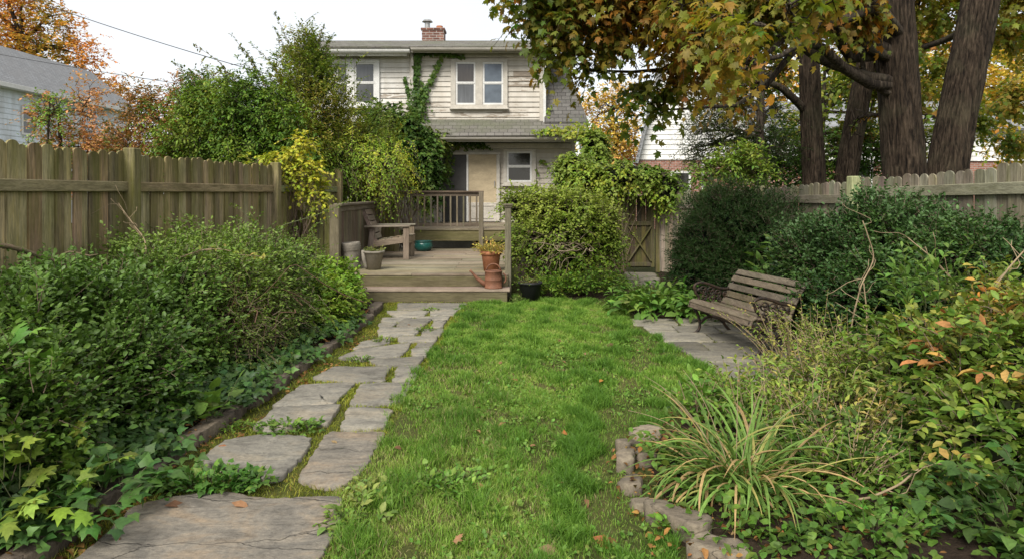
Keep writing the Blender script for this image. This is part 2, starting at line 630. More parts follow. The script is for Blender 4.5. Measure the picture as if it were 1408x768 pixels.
def sprig(P, D, L, k, spread=55, droop=.25, t0=.15, flat=.6, out=None, tw=.35):
    """k leaves along each of n twigs: returns leaf positions, axes, normals and the twig lines"""
    n = len(P)
    L = np.broadcast_to(np.asarray(L, float), (n,))
    D = nrm(D)
    t = np.linspace(t0, 1, k)[None, :, None]
    t = np.clip(t + rng.uniform(-.06, .06, (n, k, 1)), 0, 1.05)
    Ls = L[:, None, None]
    bend = nrm(rng.normal(size=(n, 3)))[:, None] * .18
    C = P[:, None] + D[:, None] * Ls * t + (-UP * droop + bend) * Ls * t * t
    T = nrm(D[:, None] + 2 * (-UP * droop + bend) * t)
    S = nrm(np.cross(T, UP) + .15 * rng.normal(size=T.shape))
    sg = np.where(np.arange(k) % 2 == 0, 1., -1.)[None, :, None] * np.ones((n, 1, 1))
    sp = np.radians(spread) * rng.uniform(.6, 1.3, (n, k, 1))
    sp[:, -1] *= .2
    up2 = nrm(np.cross(S, T))
    roll = rng.normal(0, .9, (n, k, 1)) if flat < .5 else rng.normal(0, .35, (n, k, 1))
    side = S * np.cos(roll) + up2 * np.sin(roll)
    A = T * np.cos(sp) + sg * side * np.sin(sp)
    NN = UP * flat + up2 * .5 + rng.normal(0, tw, A.shape)
    if out is not None:
        NN = NN + out[:, None] * (1 - flat)
    tt = np.linspace(-.15, 1, 4)[None, :, None]
    line = P[:, None] + D[:, None] * Ls * tt + (-UP * droop + bend) * Ls * tt * np.abs(tt)
    return C.reshape(-1, 3), A.reshape(-1, 3), NN.reshape(-1, 3), line


def stemcurves(base, ends, m=7, wob=.1, r0=.02, r1=.004, sag=.25, spreadbase=.1):
    ends = np.asarray(ends, float)
    n = len(ends)
    b = np.asarray(base, float) + np.c_[rng.normal(0, spreadbase, (n, 2)), np.zeros(n)]
    t = np.linspace(0, 1, m)[None, :, None]
    L = np.linalg.norm(ends - b, axis=1)[:, None, None]
    P = b[:, None] * (1 - t) + ends[:, None] * t + UP * np.sin(t * pi) * sag * L * .4
    ph = rng.uniform(0, 6.28, (n, 1, 3))
    P = P + wob * L * .5 * np.sin(t * rng.uniform(3, 7, (n, 1, 3)) + ph) * t * (1 - t) * 2
    R = r0 * (1 - t[..., 0]) + r1 * t[..., 0]
    return P, np.broadcast_to(R, (n, m)) * rng.uniform(.7, 1.2, (n, 1))


def core(blobs, parent, col=(.008, .010, .005), scale=.7, name='shade_core_leaves'):
    """dark heart of dead leaves in a dense shrub, blackened for its inner shade"""
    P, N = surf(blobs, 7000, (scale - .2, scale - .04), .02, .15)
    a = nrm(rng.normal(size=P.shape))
    c = np.tile(np.array(col), (len(P), 1)) * rng.uniform(.5, 1.8, (len(P), 1))  # near-black tone paints in the deep shade between the outer leaves
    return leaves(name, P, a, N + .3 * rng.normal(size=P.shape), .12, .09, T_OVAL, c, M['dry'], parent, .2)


def shrub(name, label, cat, base, blobs, n, k, L, leaf, size, pal, mat='leaf', upk=.5, rnd=.5, spread=55, droop=.2, stems=14, r0=.015,
          twigfrac=.5, clump=.55, f=1.5, lump=.18, shell=(.78, 1.04), flat=.5, dark=True, group=None, tip=None, zmin=.03, curl=.15, bias=0, bright=.25,
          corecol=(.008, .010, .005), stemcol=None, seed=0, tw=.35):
    root = thing(name, label, cat, base, group)
    P, N = surf(blobs, n, shell, zmin, lump)
    D = nrm(N * .8 + UP * upk + rnd * rng.normal(size=P.shape))
    Ls = L * rng.uniform(.6, 1.35, n)
    C, A, NN, line = sprig(P, D, Ls, k, spread, droop, flat=flat, out=N, tw=tw)
    cols = pick(C, pal, clump, f, bright, bias, seed)
    if tip is not None:                      # young growth at the ends and on top
        tt = np.tile(np.linspace(0, 1, k), n)
        z = (C[:, 2] - C[:, 2].min()) / np.ptp(C[:, 2])
        w = np.clip((tt * .5 + z * .9) - .55 + .25 * noise(C, 2.0, 3), 0, 1)[:, None]
        cols = cols * (1 - w) + np.array(tip) * w * rng.uniform(.7, 1.25, (len(C), 1))
    sz = rng.uniform(.65, 1.2, len(C))
    leaves('foliage', C, A, NN, size[0] * sz, size[1] * sz, leaf, cols, M[mat], root, curl)
    s = rng.random(n) < twigfrac
    if s.sum() > 2:
        ln = line[s]
        r = np.linspace(1, .45, 4)[None] * (.0022 + .01 * L * .6)
        tubes('twigs', ln, np.broadcast_to(r, ln.shape[:2]), M['twig'], root, 3)
    if stems:
        e = P[rng.choice(n, stems)]
        e = base + (e - base) * .92
        SP, SR = stemcurves(np.array(base), e, 8, .22, r0, r0 * .25, .2, .12)
        tubes('stems', SP, SR, M['twig'] if stemcol is None else stemcol, root, 6)
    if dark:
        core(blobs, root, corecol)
    return root

# ------------------------------------------------------------------ camera, sky, sun
cd = bpy.data.cameras.new('camera')
cam = bpy.data.objects.new('camera', cd)
COL.objects.link(cam)
cam.location = (0, 0, EYE)
cam.rotation_euler = (radians(90), 0, 0)
cd.sensor_width = 36
cd.lens = FPX / 1408 * 36
cd.shift_y = -(384 - V0) / 1408
cd.clip_start = .05
cd.clip_end = 2000
SC.camera = cam

SUN_EL, SUN_AZ = radians(44), radians(203)       # azimuth: where the light comes from, seen from above
w = bpy.data.worlds.new('World')
SC.world = w
w.use_nodes = True
nt = w.node_tree
nt.nodes.clear()
sky = nt.nodes.new('ShaderNodeTexSky')
sky.sky_type = 'NISHITA'
sky.sun_disc = False
sky.sun_elevation = SUN_EL
sky.sun_rotation = SUN_AZ
b1 = nt.nodes.new('ShaderNodeBackground')
b1.inputs['Strength'].default_value = .05
nt.links.new(sky.outputs[0], b1.inputs['Color'])
b2 = nt.nodes.new('ShaderNodeBackground')          # the closed white cloud layer
cl = tex_noise(nt, 2.2, nt.nodes.new('ShaderNodeTexCoord').outputs['Generated'], 5, .55)
nt.links.new(ramp(nt, cl, [(.3, (.92, .91, .895)), (.7, (1.0, .985, .965))]), b2.inputs['Color'])
b2.inputs['Strength'].default_value = .93
ad = nt.nodes.new('ShaderNodeAddShader')
nt.links.new(b1.outputs[0], ad.inputs[0])
nt.links.new(b2.outputs[0], ad.inputs[1])
ow = nt.nodes.new('ShaderNodeOutputWorld')
nt.links.new(ad.outputs[0], ow.inputs['Surface'])
sd = bpy.data.lights.new('sun', 'SUN')
sd.energy = 5.0
sd.angle = radians(30)
sd.color = (1, .96, .89)
so = bpy.data.objects.new('sun', sd)
COL.objects.link(so)
sdir = np.array([sin(SUN_AZ) * cos(SUN_EL), cos(SUN_AZ) * cos(SUN_EL), sin(SUN_EL)])
from mathutils import Vector
so.rotation_euler = Vector(tuple(sdir)).to_track_quat('Z', 'Y').to_euler()
so.location = (0, 0, 30)

SC.view_settings.view_transform = 'Standard'
SC.view_settings.look = 'None'
SC.view_settings.exposure = 0
SC.cycles.max_bounces = 6
SC.cycles.diffuse_bounces = 3
SC.cycles.glossy_bounces = 2
SC.cycles.transmission_bounces = 4

# ------------------------------------------------------------------ ground
mb = MB()
mb.quad((-300, -60, -.03), (300, -60, -.03), (300, 500, -.03), (-300, 500, -.03))
tag(mb.build('ground', M['turf']), kind='structure')


def sheet(name, poly, z, mat, res=.25):
    mb = MB()
    mb.add([(x, y, z) for x, y in poly], [list(range(len(poly)))])
    o = mb.build(name, mat)
    return tag(o, kind='structure')


LY = [1.8, 3.0, 3.53, 4.3, 6.0, 9.7, 10.05]
LX = [-.72, -.8, -.88, -.86, -.80, -.66, -.62]
RY = [1.8, 3.0, 3.6, 4.0, 4.47, 5.0, 5.55, 5.62, 6.03, 7.3, 8.62, 8.75, 9.5, 10.7]
RX = [.76, .72, .66, .66, .86, 1.25, 1.72, 1.9, 1.80, 1.62, 1.45, 1.5, 1.62, 1.95]
left_lawn = lambda y: np.interp(y, LY, LX)
right_lawn = lambda y: np.interp(y, RY, RX)
poly = [(x, y) for x, y in zip(LX, LY)] + [(0, 10.05), (.1, 10.7)] + [(x + .14, y) for x, y in zip(RX[::-1], RY[::-1])]
sheet('lawn', poly, 0.0, M['turf'])
CY = [1.8, 3.2, 3.6, 4.28, 4.67, 5.49, 6.2, 7.5, 9.0, 10.0]
CX = [-2.06, -2.04, -2.04, -2.0, -1.95, -1.91, -1.87, -1.78, -1.78, -1.85]
curb_x = lambda y: np.interp(y, CY, CX)
sheet('path', [(x - .05, y) for x, y in zip(CX, CY)] + [(-.62, 10.02)] + [(x + .03, y) for x, y in zip(LX[::-1], LY[::-1])], -.008, M['mossy'])
sheet('patio_bed', [(1.85, 5.3), (3.25, 5.3), (3.25, 8.7), (1.42, 8.7)], -.006, M['mossy'])


def bed(name, yy, xin, xout, h):
    ys = np.arange(yy[0], yy[1], .12)
    ss = np.linspace(0, 1, 16)
    V = []
    for y in ys:
        a, b = xin(y), xout(y)
        for s in ss:
            x = a + (b - a) * s
            z = h * min(1, abs(x - a) / .35) * min(1, (y - yy[0]) / .35) + .006 + .02 * float(noise(np.array([[x, y, 0]]), 2.5)[0]) - .01
            V.append((x, y, z))
    n = len(ss)
    F = [[i * n + j, i * n + j + 1, (i + 1) * n + j + 1, (i + 1) * n + j] for i in range(len(ys) - 1) for j in range(n - 1)]
    mb = MB()
    mb.add(V, F)
    return tag(mb.build(name, M['soil'], None, False), kind='structure')


bed('soil_left_bed', (1.8, 13.4), lambda y: float(curb_x(y)) - .03, lambda y: -4.6, .09)
bed('soil_right_bed', (1.8, 13.6), lambda y: float(np.interp(y, [1.8, 3, 3.6, 4, 4.47, 5, 5.4, 5.5, 8.68, 8.76, 9.5, 10.7, 10.9, 13.6],
                                                            [.82, .78, .74, .76, .98, 1.4, 1.75, 3.18, 3.18, 1.5, 1.65, 2.1, 2.5, 2.9])), lambda y: 5.4, .07)
bed('soil_shrub_bed', (10.2, 14.6), lambda y: 1.9, lambda y: .12, .07)


def slab(poly, zt, thick, mat, name, bev=.014, rough=.012, seg=.062, tilt=.006, rock=0.0):
    p = np.asarray(poly, float)
    if np.cross(p[1] - p[0], p[2] - p[1]) < 0 and np.sum(p[:, 0] * np.roll(p[:, 1], -1) - p[:, 1] * np.roll(p[:, 0], -1)) < 0:
        p = p[::-1]
    if np.sum(p[:, 0] * np.roll(p[:, 1], -1) - p[:, 1] * np.roll(p[:, 0], -1)) < 0:
        p = p[::-1]
    q = []
    for i in range(len(p)):
        a, b = p[i], p[(i + 1) % len(p)]
        k = max(2, int(np.linalg.norm(b - a) / seg))
        for t in np.arange(k) / k:
            q.append(a + (b - a) * t)
    q = np.array(q)
    # round the corners, roughen the edge
    for _ in range(3 if rock else (2 if seg < .06 and mat is not M['flag'] else 1)):
        q = .5 * q + .25 * (np.roll(q, 1, 0) + np.roll(q, -1, 0))
    c = q.mean(0)
    q = q + rng.normal(0, rough * .5, q.shape) + nrm(q - c) * (rough * noise(np.c_[q, q[:, :1] * 0], 4, 2))[:, None]
    n = len(q)
    inner = q + nrm(c - q) * bev * rng.uniform(.6, 1.6, (n, 1))
    tx, ty = rng.normal(0, tilt, 2)
    zt2 = zt + (q - c) @ np.array([tx, ty])
    rings = [np.c_[q, np.full(n, zt - thick)], np.c_[q, zt2 - bev * .6], np.c_[inner, zt2]]
    # inner rings with a faintly uneven face
    for s in (.7, .4, .15):
        r = c + (inner - c) * s
        rings.append(np.c_[r, zt + (r - c) @ np.array([tx, ty]) + .006 * noise(np.c_[r, r[:, :1] * 0], 3)])
    if rock:
        rings.insert(1, (rings[0] * .5 + rings[1] * .5))
    V = np.concatenate(rings)
    if rock:
        V = V + rock * np.stack([noise(V + 7 * k, 5, k) + .5 * noise(V, 13, k + 3) for k in range(3)], 1) * np.array([1, 1, .55])
    F = []
    for k in range(len(rings) - 1):
        F += [[k * n + i, k * n + (i + 1) % n, (k + 1) * n + (i + 1) % n, (k + 1) * n + i] for i in range(n)]
    F.append([(len(rings) - 1) * n + i for i in range(n)])
    V3 = V
    o_c = np.array([c[0], c[1], 0])
    mb = MB()
    mb.add(V3 - o_c, F)
    o = mb.build(name, mat, None, False)
    o.location = tuple(o_c)
    return o


# flagstones of the path, photo outline of each
Z6 = lambda pts: [G(a * .4793, 400 + b * .4793)[:2] for a, b in pts]
FLAGS = [
    ([(395, 632), (500, 603), (640, 588), (760, 607), (972, 600), (955, 680), (910, 768), (850, 900), (100, 900), (250, 768)], 'huge cracked grey flagstone at the near end of the path'),
    ([(575, 497), (650, 440), (760, 420), (890, 430), (845, 500), (800, 543), (690, 530)], 'brown stained flagstone behind the low weed clump, right beside the border curb'),
    ([(940, 412), (1100, 412), (1060, 490), (985, 565), (900, 562), (857, 545)], 'large pale flagstone on the lawn side, just past the huge cracked one'),
    ([(735, 395), (790, 345), (970, 335), (935, 387), (840, 395), (770, 415)], 'flagstone against the curb with leafy weeds over its near edge'),
    ([(1000, 340), (1125, 345), (1100, 395), (1000, 403), (980, 395)], 'small square flagstone next to the lawn, nearest the large pale slab'),
    ([(790, 335), (870, 275), (1018, 265), (985, 300), (950, 332)], 'wide dark flagstone by the curb, wedge shaped towards the bed'),
    ([(1040, 272), (1178, 268), (1150, 325), (1007, 328)], 'clean grey squarish flagstone at the lawn edge beside the wedge shaped one'),
    ([(900, 255), (965, 222), (1118, 220), (1095, 262), (990, 262)], 'long flagstone with mossy near edge, in the middle of the path by the curb'),
    ([(1140, 222), (1207, 218), (1190, 262), (1127, 262)], 'narrow upright flagstone at the lawn edge beside the long mossy edged one'),
    ([(975, 195), (1040, 170), (1175, 153), (1150, 190), (1050, 200)], 'broad pointed flagstone beyond the mossy gap, touching the border curb'),
    ([(1060, 203), (1215, 192), (1200, 214), (1090, 217)], 'thin strip of flagstone along the near side of the broad pointed one'),
    ([(1015, 170), (1040, 148), (1118, 135), (1110, 153), (1060, 162)], 'small triangular flagstone beside the bright green border plants'),
    ([(1185, 168), (1235, 165), (1225, 188), (1180, 190)], 'little square flagstone at the lawn edge beside the broad pointed one'),
    ([(1090, 108), (1205, 110), (1190, 130), (1090, 132)], 'long flagstone at the planting side, two rows short of the far end'),
    ([(1145, 135), (1255, 135), (1245, 150), (1150, 150)], 'long thin flagstone reaching the lawn, nearer than the upright mossy joint'),
    ([(1160, 85), (1240, 85), (1210, 105), (1140, 105)], 'slanted flagstone in the middle of the path near the deck'),
    ([(1245, 90), (1282, 88), (1268, 107), (1238, 107)], 'small flagstone right of the mossy joint, lawn side near the deck'),
    ([(1215, 112), (1272, 110), (1262, 131), (1210, 131)], 'squarish flagstone at the lawn edge behind the long thin one'),
    ([(1088, 95), (1138, 95), (1122, 105), (1086, 105)], 'sliver of flagstone by the border plants near the deck'),
    ([(1112, 60), (1230, 60), (1210, 76), (1135, 76)], 'flagstone one row before the deck step, planting side'),
    ([(1238, 58), (1312, 57), (1300, 72), (1236, 72)], 'flagstone one row before the deck step, lawn side'),
    ([(1145, 38), (1225, 37), (1222, 56), (1140, 56)], 'flagstone touching the foot of the deck step, planting side'),
    ([(1229, 37), (1340, 37), (1318, 55), (1226, 56)], 'flagstone touching the foot of the deck step, lawn side'),
    ([(1100, 79), (1178, 79), (1158, 91), (1093, 91)], 'narrow flagstone two rows before the deck step, planting side'),
    ([(1195, 77), (1287, 75), (1280, 85), (1205, 86)], 'narrow flagstone two rows before the deck step, lawn side'),
    ([(1200, 153), (1247, 152), (1238, 163), (1193, 163)], 'smallest flagstone chip wedged at the lawn edge in mid path'),
]
FLAGP = []
for pts, lab in FLAGS:
    p = np.array(Z6(pts))
    FLAGP.append(p)
    c0 = p.mean(0)
    o = slab(c0 + (p - c0) * 1.06, .022 + rng.uniform(-.005, .008), .05, M['flag_big'] if 'huge' in lab else M['flag'], 'flagstone', .006, .011, .032)
    tag(o, lab, 'flagstone', 'flagstones of the garden path')
# the split across the huge slab
crk = [G(a * .4793, 400 + b * .4793, .024) for a, b in [(690, 768), (735, 735), (800, 695), (815, 640), (850, 612)]]

# patio of rows of cut slabs
rows = [8.63, 8.2, 7.74, 7.28, 6.86, 6.39, 6.0, 5.55]
rowword = ['farthest', 'second farthest', 'third farthest', 'middle', 'third nearest', 'second nearest', 'nearest']
colword = ['at the lawn edge', 'second from the lawn', 'third from the lawn', 'fourth from the lawn', 'at the back under the shrubs']
PATP = []
for r in range(7):
    y1, y0 = rows[r], rows[r + 1]
    x0 = float(np.interp((y0 + y1) / 2, [5.5, 6.03, 8.63], [1.95, 1.8, 1.43])) + rng.uniform(-.04, .04)
    k = 0
    x = x0
    while x < 3.15:
        wx = rng.uniform(.42, .66) if k else (.36 if r % 2 else .58)
        x1 = min(x + wx, 3.2)
        if 3.2 - x1 < .2:
            x1 = 3.2
        g = rng.uniform(.012, .02)
        poly = [(x + g, y0 + g), (x1 - g, y0 + g + rng.uniform(-.01, .01)), (x1 - g, y1 - g), (x + g + rng.uniform(-.015, .015), y1 - g)]
        PATP.append(np.array(poly))
        o = slab(poly, .018 + rng.uniform(-.008, .010), .05, M['slab'], 'patio_slab', .004, .006, .034, .012)
        last = x1 >= 3.19
        o['kind'] = 'thing'
        tag(o, 'grey stone slab of the bench patio, %s row, %s' % (rowword[r], colword[4] if last else colword[min(k, 3)]), 'paving slab', 'slabs of the bench patio')
        x = x1
        k += 1

# stepping stones to the gate
for i, (x, y) in enumerate([(2.3, 12.1), (2.42, 12.75), (2.5, 13.3)]):
    o = slab([(x - .3, y - .24), (x + .28, y - .26), (x + .3, y + .2), (x - .27, y + .24)], .03, .06, M['slab'], 'stepping_stone')
    tag(o, ['stepping stone of the gate path nearest the lawn', 'middle stepping stone before the garden gate', 'stepping stone at the foot of the garden gate'][i], 'stepping stone', 'stones of the gate path')

# curb stones of the left border
cy = 2.2
i = 0
cl_lab = ['beside the huge cracked slab, nearest the camera', 'beside the low weed clump', 'beside the brown stained slab', 'above the dry leaf litter', 'under the broad leaved seedling',
          'next to the wedge shaped slab', 'at the mossy gap of the path', 'below the tangled brown twigs', 'where the bright plants begin', 'under the bright green plants', 'at the far end by the deck']
while cy < 9.4:
    ln = float(rng.uniform(.55, .85))
    a = np.array([curb_x(cy) - .05, cy])
    b = np.array([curb_x(cy + ln) - .05, cy + ln - .02])
    d = nrm(b - a)
    s = np.array([d[1], -d[0]])
    wd = rng.uniform(.055, .07)
    top = .07 + rng.uniform(-.015, .02)
    o = slab([a + s * wd, b + s * wd, b - s * wd, a - s * wd], top, .14, M['curb'], 'curb_stone', .014, .016, .045, .02, .010)
    tag(o, 'dark weathered curb block of the left border, ' + cl_lab[min(i, 10)], 'curb stone', 'curb stones of the left border')
    cy += ln
    i += 1

# edging stones of the right bed: photo place, length, width, height, turn
ES = [((886, 603), .20, .13, .09, .5, 'pale edging stone at the top of the curve by the lawn'),
      ((866, 620), .18, .12, .08, .9, 'small edging stone second from the top of the curve'),
      ((862, 643), .20, .13, .11, 1.3, 'rounded grey edging stone standing at the lawn, third from the top'),
      ((890, 637), .15, .12, .09, .2, 'small edging stone tucked behind the rounded one under grass blades'),
      ((868, 672), .18, .12, .07, 1.5, 'low mossy edging stone below the rounded grey one'),
      ((884, 700), .17, .12, .06, 2.0, 'half sunken edging stone just above the long brick'),
      ((930, 728), .34, .13, .12, 2.25, 'long squared edging brick in front of the strappy grass clump'),
      ((985, 768), .24, .15, .10, 2.6, 'wide flat edging stone nearest the camera')]
for (u, v), l, wd, h, a, lab in ES:
    c = G(u, v)[:2]
    R = np.array([[cos(a), -sin(a)], [sin(a), cos(a)]])
    poly = [c + R @ np.array(q) for q in ((-l / 2, -wd / 2), (l / 2, -wd / 2), (l / 2, wd / 2), (-l / 2, wd / 2))]
    o = slab(poly, h * .8, h + .04, M['edging'], 'edging_stone', .012, .012, .03, .10, .014)
    tag(o, lab, 'edging stone', 'edging stones of the right bed')


# ------------------------------------------------------------------ buildings
def m_siding(name, white, beige, wood=(.24, .19, .14)):
    m, nt, N, L = mat_new(name)
    a = nd(nt, 'ShaderNodeAttribute', attribute_name='Col')
    sep = nt.nodes.new('ShaderNodeSeparateColor')
    L.new(a.outputs['Color'], sep.inputs[0])
    base = mixc(nt, sep.outputs[2], white, beige)
    tone = mixc(nt, 1.0, base, (1, 1, 1), 'MULTIPLY')
    vm = nt.nodes.new('ShaderNodeVectorMath')
    vm.operation = 'SCALE'
    L.new(tone, vm.inputs[0])
    L.new(sep.outputs[0], vm.inputs['Scale'])
    dirt = tex_noise(nt, 1.0, coords(nt, (2.2, 2.2, .7)), 6, .65)
    c = mixc(nt, 1.0, vm.outputs[0], ramp(nt, dirt, [(.3, (.72, .69, .64)), (.65, (1.06, 1.06, 1.06))]), 'MULTIPLY')
    pn = tex_noise(nt, 2.6, coords(nt, (.8, .8, 5.5)), 9, .72, .3)
    th = vmath(nt, 'ADD', pn, vmath(nt, 'MULTIPLY', vmath(nt, 'SUBTRACT', sep.outputs[1], .5), .42))
    fac = ramp(nt, th, [(.60, (0, 0, 0)), (.635, (1, 1, 1))])
    fw = tex_noise(nt, 5, coords(nt, (1, 1, 20)), 5, .6)
    wd = ramp(nt, fw, [(.3, tuple(x * .5 for x in wood)), (.7, tuple(x * 1.4 for x in wood))])
    c = mixc(nt, vmath(nt, 'MULTIPLY', fac, .85), c, wd)
    finish(nt, c, .7, vmath(nt, 'SUBTRACT', 1.0, fac), .4, .004, .25)
    return m


M['siding'] = m_siding('house_siding', (.66, .645, .61), (.51, .47, .405))
M['siding_far'] = m_siding('neighbour_siding', (.62, .67, .72), (.75, .75, .73))
M['trim'] = m_simple('painted_trim', (.45, .415, .355), .6, .2, 5, .12)
M['trim_white'] = m_simple('white_trim', (.62, .61, .58), .55, .10, 5, .1)
M['gutter'] = m_simple('painted_gutter', (.42, .39, .34), .5, .2, 3, .05, stretch=(1, 1, 6))


def m_shingle(name, ax, a, b, c3, bump=.6):
    m, nt, N, L = mat_new(name)
    g = nt.nodes.new('ShaderNodeNewGeometry')
    sp = nt.nodes.new('ShaderNodeSeparateXYZ')
    L.new(g.outputs['Position'], sp.inputs[0])
    cb = nt.nodes.new('ShaderNodeCombineXYZ')
    L.new(sp.outputs[ax], cb.inputs[0])
    L.new(vmath(nt, 'MULTIPLY', sp.outputs[2], 1.15), cb.inputs[1])
    br = nt.nodes.new('ShaderNodeTexBrick')
    br.inputs['Scale'].default_value = 1
    br.inputs['Brick Width'].default_value = .22
    br.inputs['Row Height'].default_value = .12
    br.inputs['Mortar Size'].default_value = .006
    br.inputs['Color1'].default_value = (*a, 1)
    br.inputs['Color2'].default_value = (*b, 1)
    br.inputs['Mortar'].default_value = (*[x * .35 for x in a], 1)
    br.inputs['Bias'].default_value = -.1
    L.new(cb.outputs[0], br.inputs['Vector'])
    f = tex_noise(nt, 1.2, coords(nt), 7, .65)
    f2 = tex_noise(nt, 30, coords(nt), 4, .7)
    c = mixc(nt, ramp(nt, f, [(.42, (0, 0, 0)), (.66, (.8, .8, .8))]), br.outputs['Color'], c3)
    c = mixc(nt, .6, c, mixc(nt, 1.0, c, ramp(nt, f2, [(.3, (.6, .6, .6)), (.7, (1.3, 1.3, 1.3))]), 'MULTIPLY'))
    h = vmath(nt, 'ADD', vmath(nt, 'SUBTRACT', 1.0, br.outputs['Fac']), vmath(nt, 'MULTIPLY', f2, .3))
    finish(nt, c, .9, h, bump, .012, .2)
    return m


M['shingle'] = m_shingle('roof_shingle', 0, (.125, .115, .10), (.18, .168, .15), (.12, .125, .08))
M['shingle_dark'] = m_shingle('slope_shingle', 0, (.105, .098, .09), (.15, .142, .13), (.10, .105, .085))
M['shingle_far'] = m_shingle('grey_shingle', 1, (.20, .205, .21), (.26, .265, .27), (.2, .2, .2))


def m_brick(name, a=(.24, .10, .07), b=(.33, .15, .10)):
    m, nt, N, L = mat_new(name)
    g = nt.nodes.new('ShaderNodeNewGeometry')
    sp = nt.nodes.new('ShaderNodeSeparateXYZ')
    L.new(g.outputs['Position'], sp.inputs[0])
    cb = nt.nodes.new('ShaderNodeCombineXYZ')
    L.new(vmath(nt, 'ADD', sp.outputs[0], sp.outputs[1]), cb.inputs[0])
    L.new(sp.outputs[2], cb.inputs[1])
    br = nt.nodes.new('ShaderNodeTexBrick')
    br.inputs['Scale'].default_value = 1
    br.inputs['Brick Width'].default_value = .22
    br.inputs['Row Height'].default_value = .075
    br.inputs['Mortar Size'].default_value = .009
    br.inputs['Color1'].default_value = (*a, 1)
    br.inputs['Color2'].default_value = (*b, 1)
    br.inputs['Mortar'].default_value = (.33, .30, .27, 1)
    L.new(cb.outputs[0], br.inputs['Vector'])
    f = tex_noise(nt, 6, coords(nt), 5, .7)
    c = mixc(nt, .7, br.outputs['Color'], mixc(nt, 1.0, br.outputs['Color'], ramp(nt, f, [(.3, (.55, .55, .55)), (.7, (1.3, 1.3, 1.3))]), 'MULTIPLY'))
    finish(nt, c, .85, vmath(nt, 'SUBTRACT', 1.0, br.outputs['Fac']), .5, .01, .2)
    return m


M['brick'] = m_brick('red_brick')


def m_glass(name, base, metal=.0, rough=.06, curtain=None):
    m, nt, N, L = mat_new(name)
    if curtain is not None:
        wv = tex_noise(nt, 9, coords(nt, (3.2, 1, .15)), 3, .5)
        c = ramp(nt, wv, [(.3, tuple(x * .6 for x in curtain)), (.7, curtain)])
        lo = tex_noise(nt, 1.3, coords(nt), 3, .5)
        c = mixc(nt, ramp(nt, lo, [(.35, (0, 0, 0)), (.7, (.7, .7, .7))]), c, base)
    else:
        lo = tex_noise(nt, 1.6, coords(nt), 4, .6)
        c = ramp(nt, lo, [(.3, tuple(x * .5 for x in base)), (.7, tuple(x * 1.6 for x in base))])
    wob = tex_noise(nt, 3, coords(nt), 2, .5)
    p = finish(nt, c, rough, wob, .03, .02, .6, metal)
    p.inputs['Coat Weight'].default_value = .1
    p.inputs['Coat Roughness'].default_value = .04
    return m


M['glass_dark'] = m_glass('dark_window_glass', (.014, .014, .012))
M['glass_curtain'] = m_glass('curtained_glass', (.04, .04, .04), 0, .2, (.13, .135, .14))
M['glass_sky'] = m_glass('sky_lit_glass', (.10, .115, .13), .5, .05)
M['glass_brown'] = m_glass('blind_window_glass', (.02, .018, .014), 0, .12, (.09, .072, .058))
M['screen'] = m_simple('insect_screen', (.055, .052, .048), .6, .2, 8)
M['blind'] = m_simple('beige_blind', (.42, .34, .22), .75, .16, 2.5, .05, stretch=(1, 1, 3))


def siding(mb, o, right, out, length, height, course=.135, peel=None, beige=1.0, lip=.028):
    """lapped boards on a wall: o lower corner, right = along the wall, out = outward normal"""
    o, right, out = (np.asarray(x, float) for x in (o, right, out))
    z = 0.0
    while z < height - .001:
        z1 = min(z + course, height)
        x = 0.0
        while x < length - .001:
            x1 = min(x + rng.uniform(1.2, 3.6), length)
            if length - x1 < .4:
                x1 = length
            sag = rng.uniform(-.0015, .0015)
            t = rng.uniform(.93, 1.05)
            xm = o + right * (x + x1) / 2 + UP * (z + z1) / 2
            pv = peel(xm) if peel else .2
            c = (t, pv, beige)
            A, B = o + right * x + UP * (z + sag), o + right * (x1 - .002) + UP * (z + sag)
            C, D = o + right * (x1 - .002) + UP * z1, o + right * x + UP * z1
            l2 = lip + rng.uniform(0, .004)
            mb.add([A + out * l2, B + out * l2, C + out * .004, D + out * .004, A, B], [[0, 1, 2, 3], [4, 5, 1, 0]], c)
            x = x1
        z = z1


# main house
house = thing('house', 'weathered beige clapboard house with grey shingled gambrel roof behind the deck', 'house', (-2, 18, 0))
HX = lambda u: (u - U0) / FPX * 18
HZ = lambda v: EYE - (v - V0) / FPX * 18


def peel_main(p):
    x, z = p[0], p[2]
    v = .25
    if x > -.25 and 3.6 < z < 4.75:
        v = .86
    elif z < 3.95:
        v = .6
    elif x < -2.7 and x > -3.9 and 4.0 < z < 4.7:
        v = .62
    elif x < -1.7:
        v = .42
    return v + rng.uniform(-.12, .12)


mb = MB()
XL, XD, XR, XB = -5.7, HX(568), HX(747), HX(790)
siding(mb, (XD, 18, 3.45), (1, 0, 0), (0, -1, 0), XR - XD, 5.32 - 3.45, peel=peel_main, beige=.85)
siding(mb, (XL, 17.96, 3.0), (1, 0, 0), (0, -1, 0), XD - XL, 5.30 - 3.0, peel=peel_main, beige=.12)
siding(mb, (XD - 1.0, 18, .5), (1, 0, 0), (0, -1, 0), XB - XD + 1.0, 2.9 - .5, peel=lambda p: .35 + rng.uniform(-.15, .1), beige=1.0)
siding(mb, (XL, 17.98, .3), (1, 0, 0), (0, -1, 0), XD - 1.0 - XL, 2.9, peel=lambda p: .3, beige=.5)
siding(mb, (XR, 18, 3.4), (0, 1, 0), (1, 0, 0), 4, 1.85, peel=lambda p: .3, beige=.85)
siding(mb, (XB, 18, .3), (0, 1, 0), (1, 0, 0), 6, 2.9, peel=lambda p: .3, beige=1)
wall = mb.build('wall', M['siding'], house)
mb = MB()
mb.box(((XL + XB) / 2, 21.1, 1.6), (XB - XL - .1, 6, 3.0))
mb.box(((XL + XR) / 2, 21.1, 4.2), (XR - XL - .1, 6, 2.2))
mb.build('inner_wall', M['trim'], house)
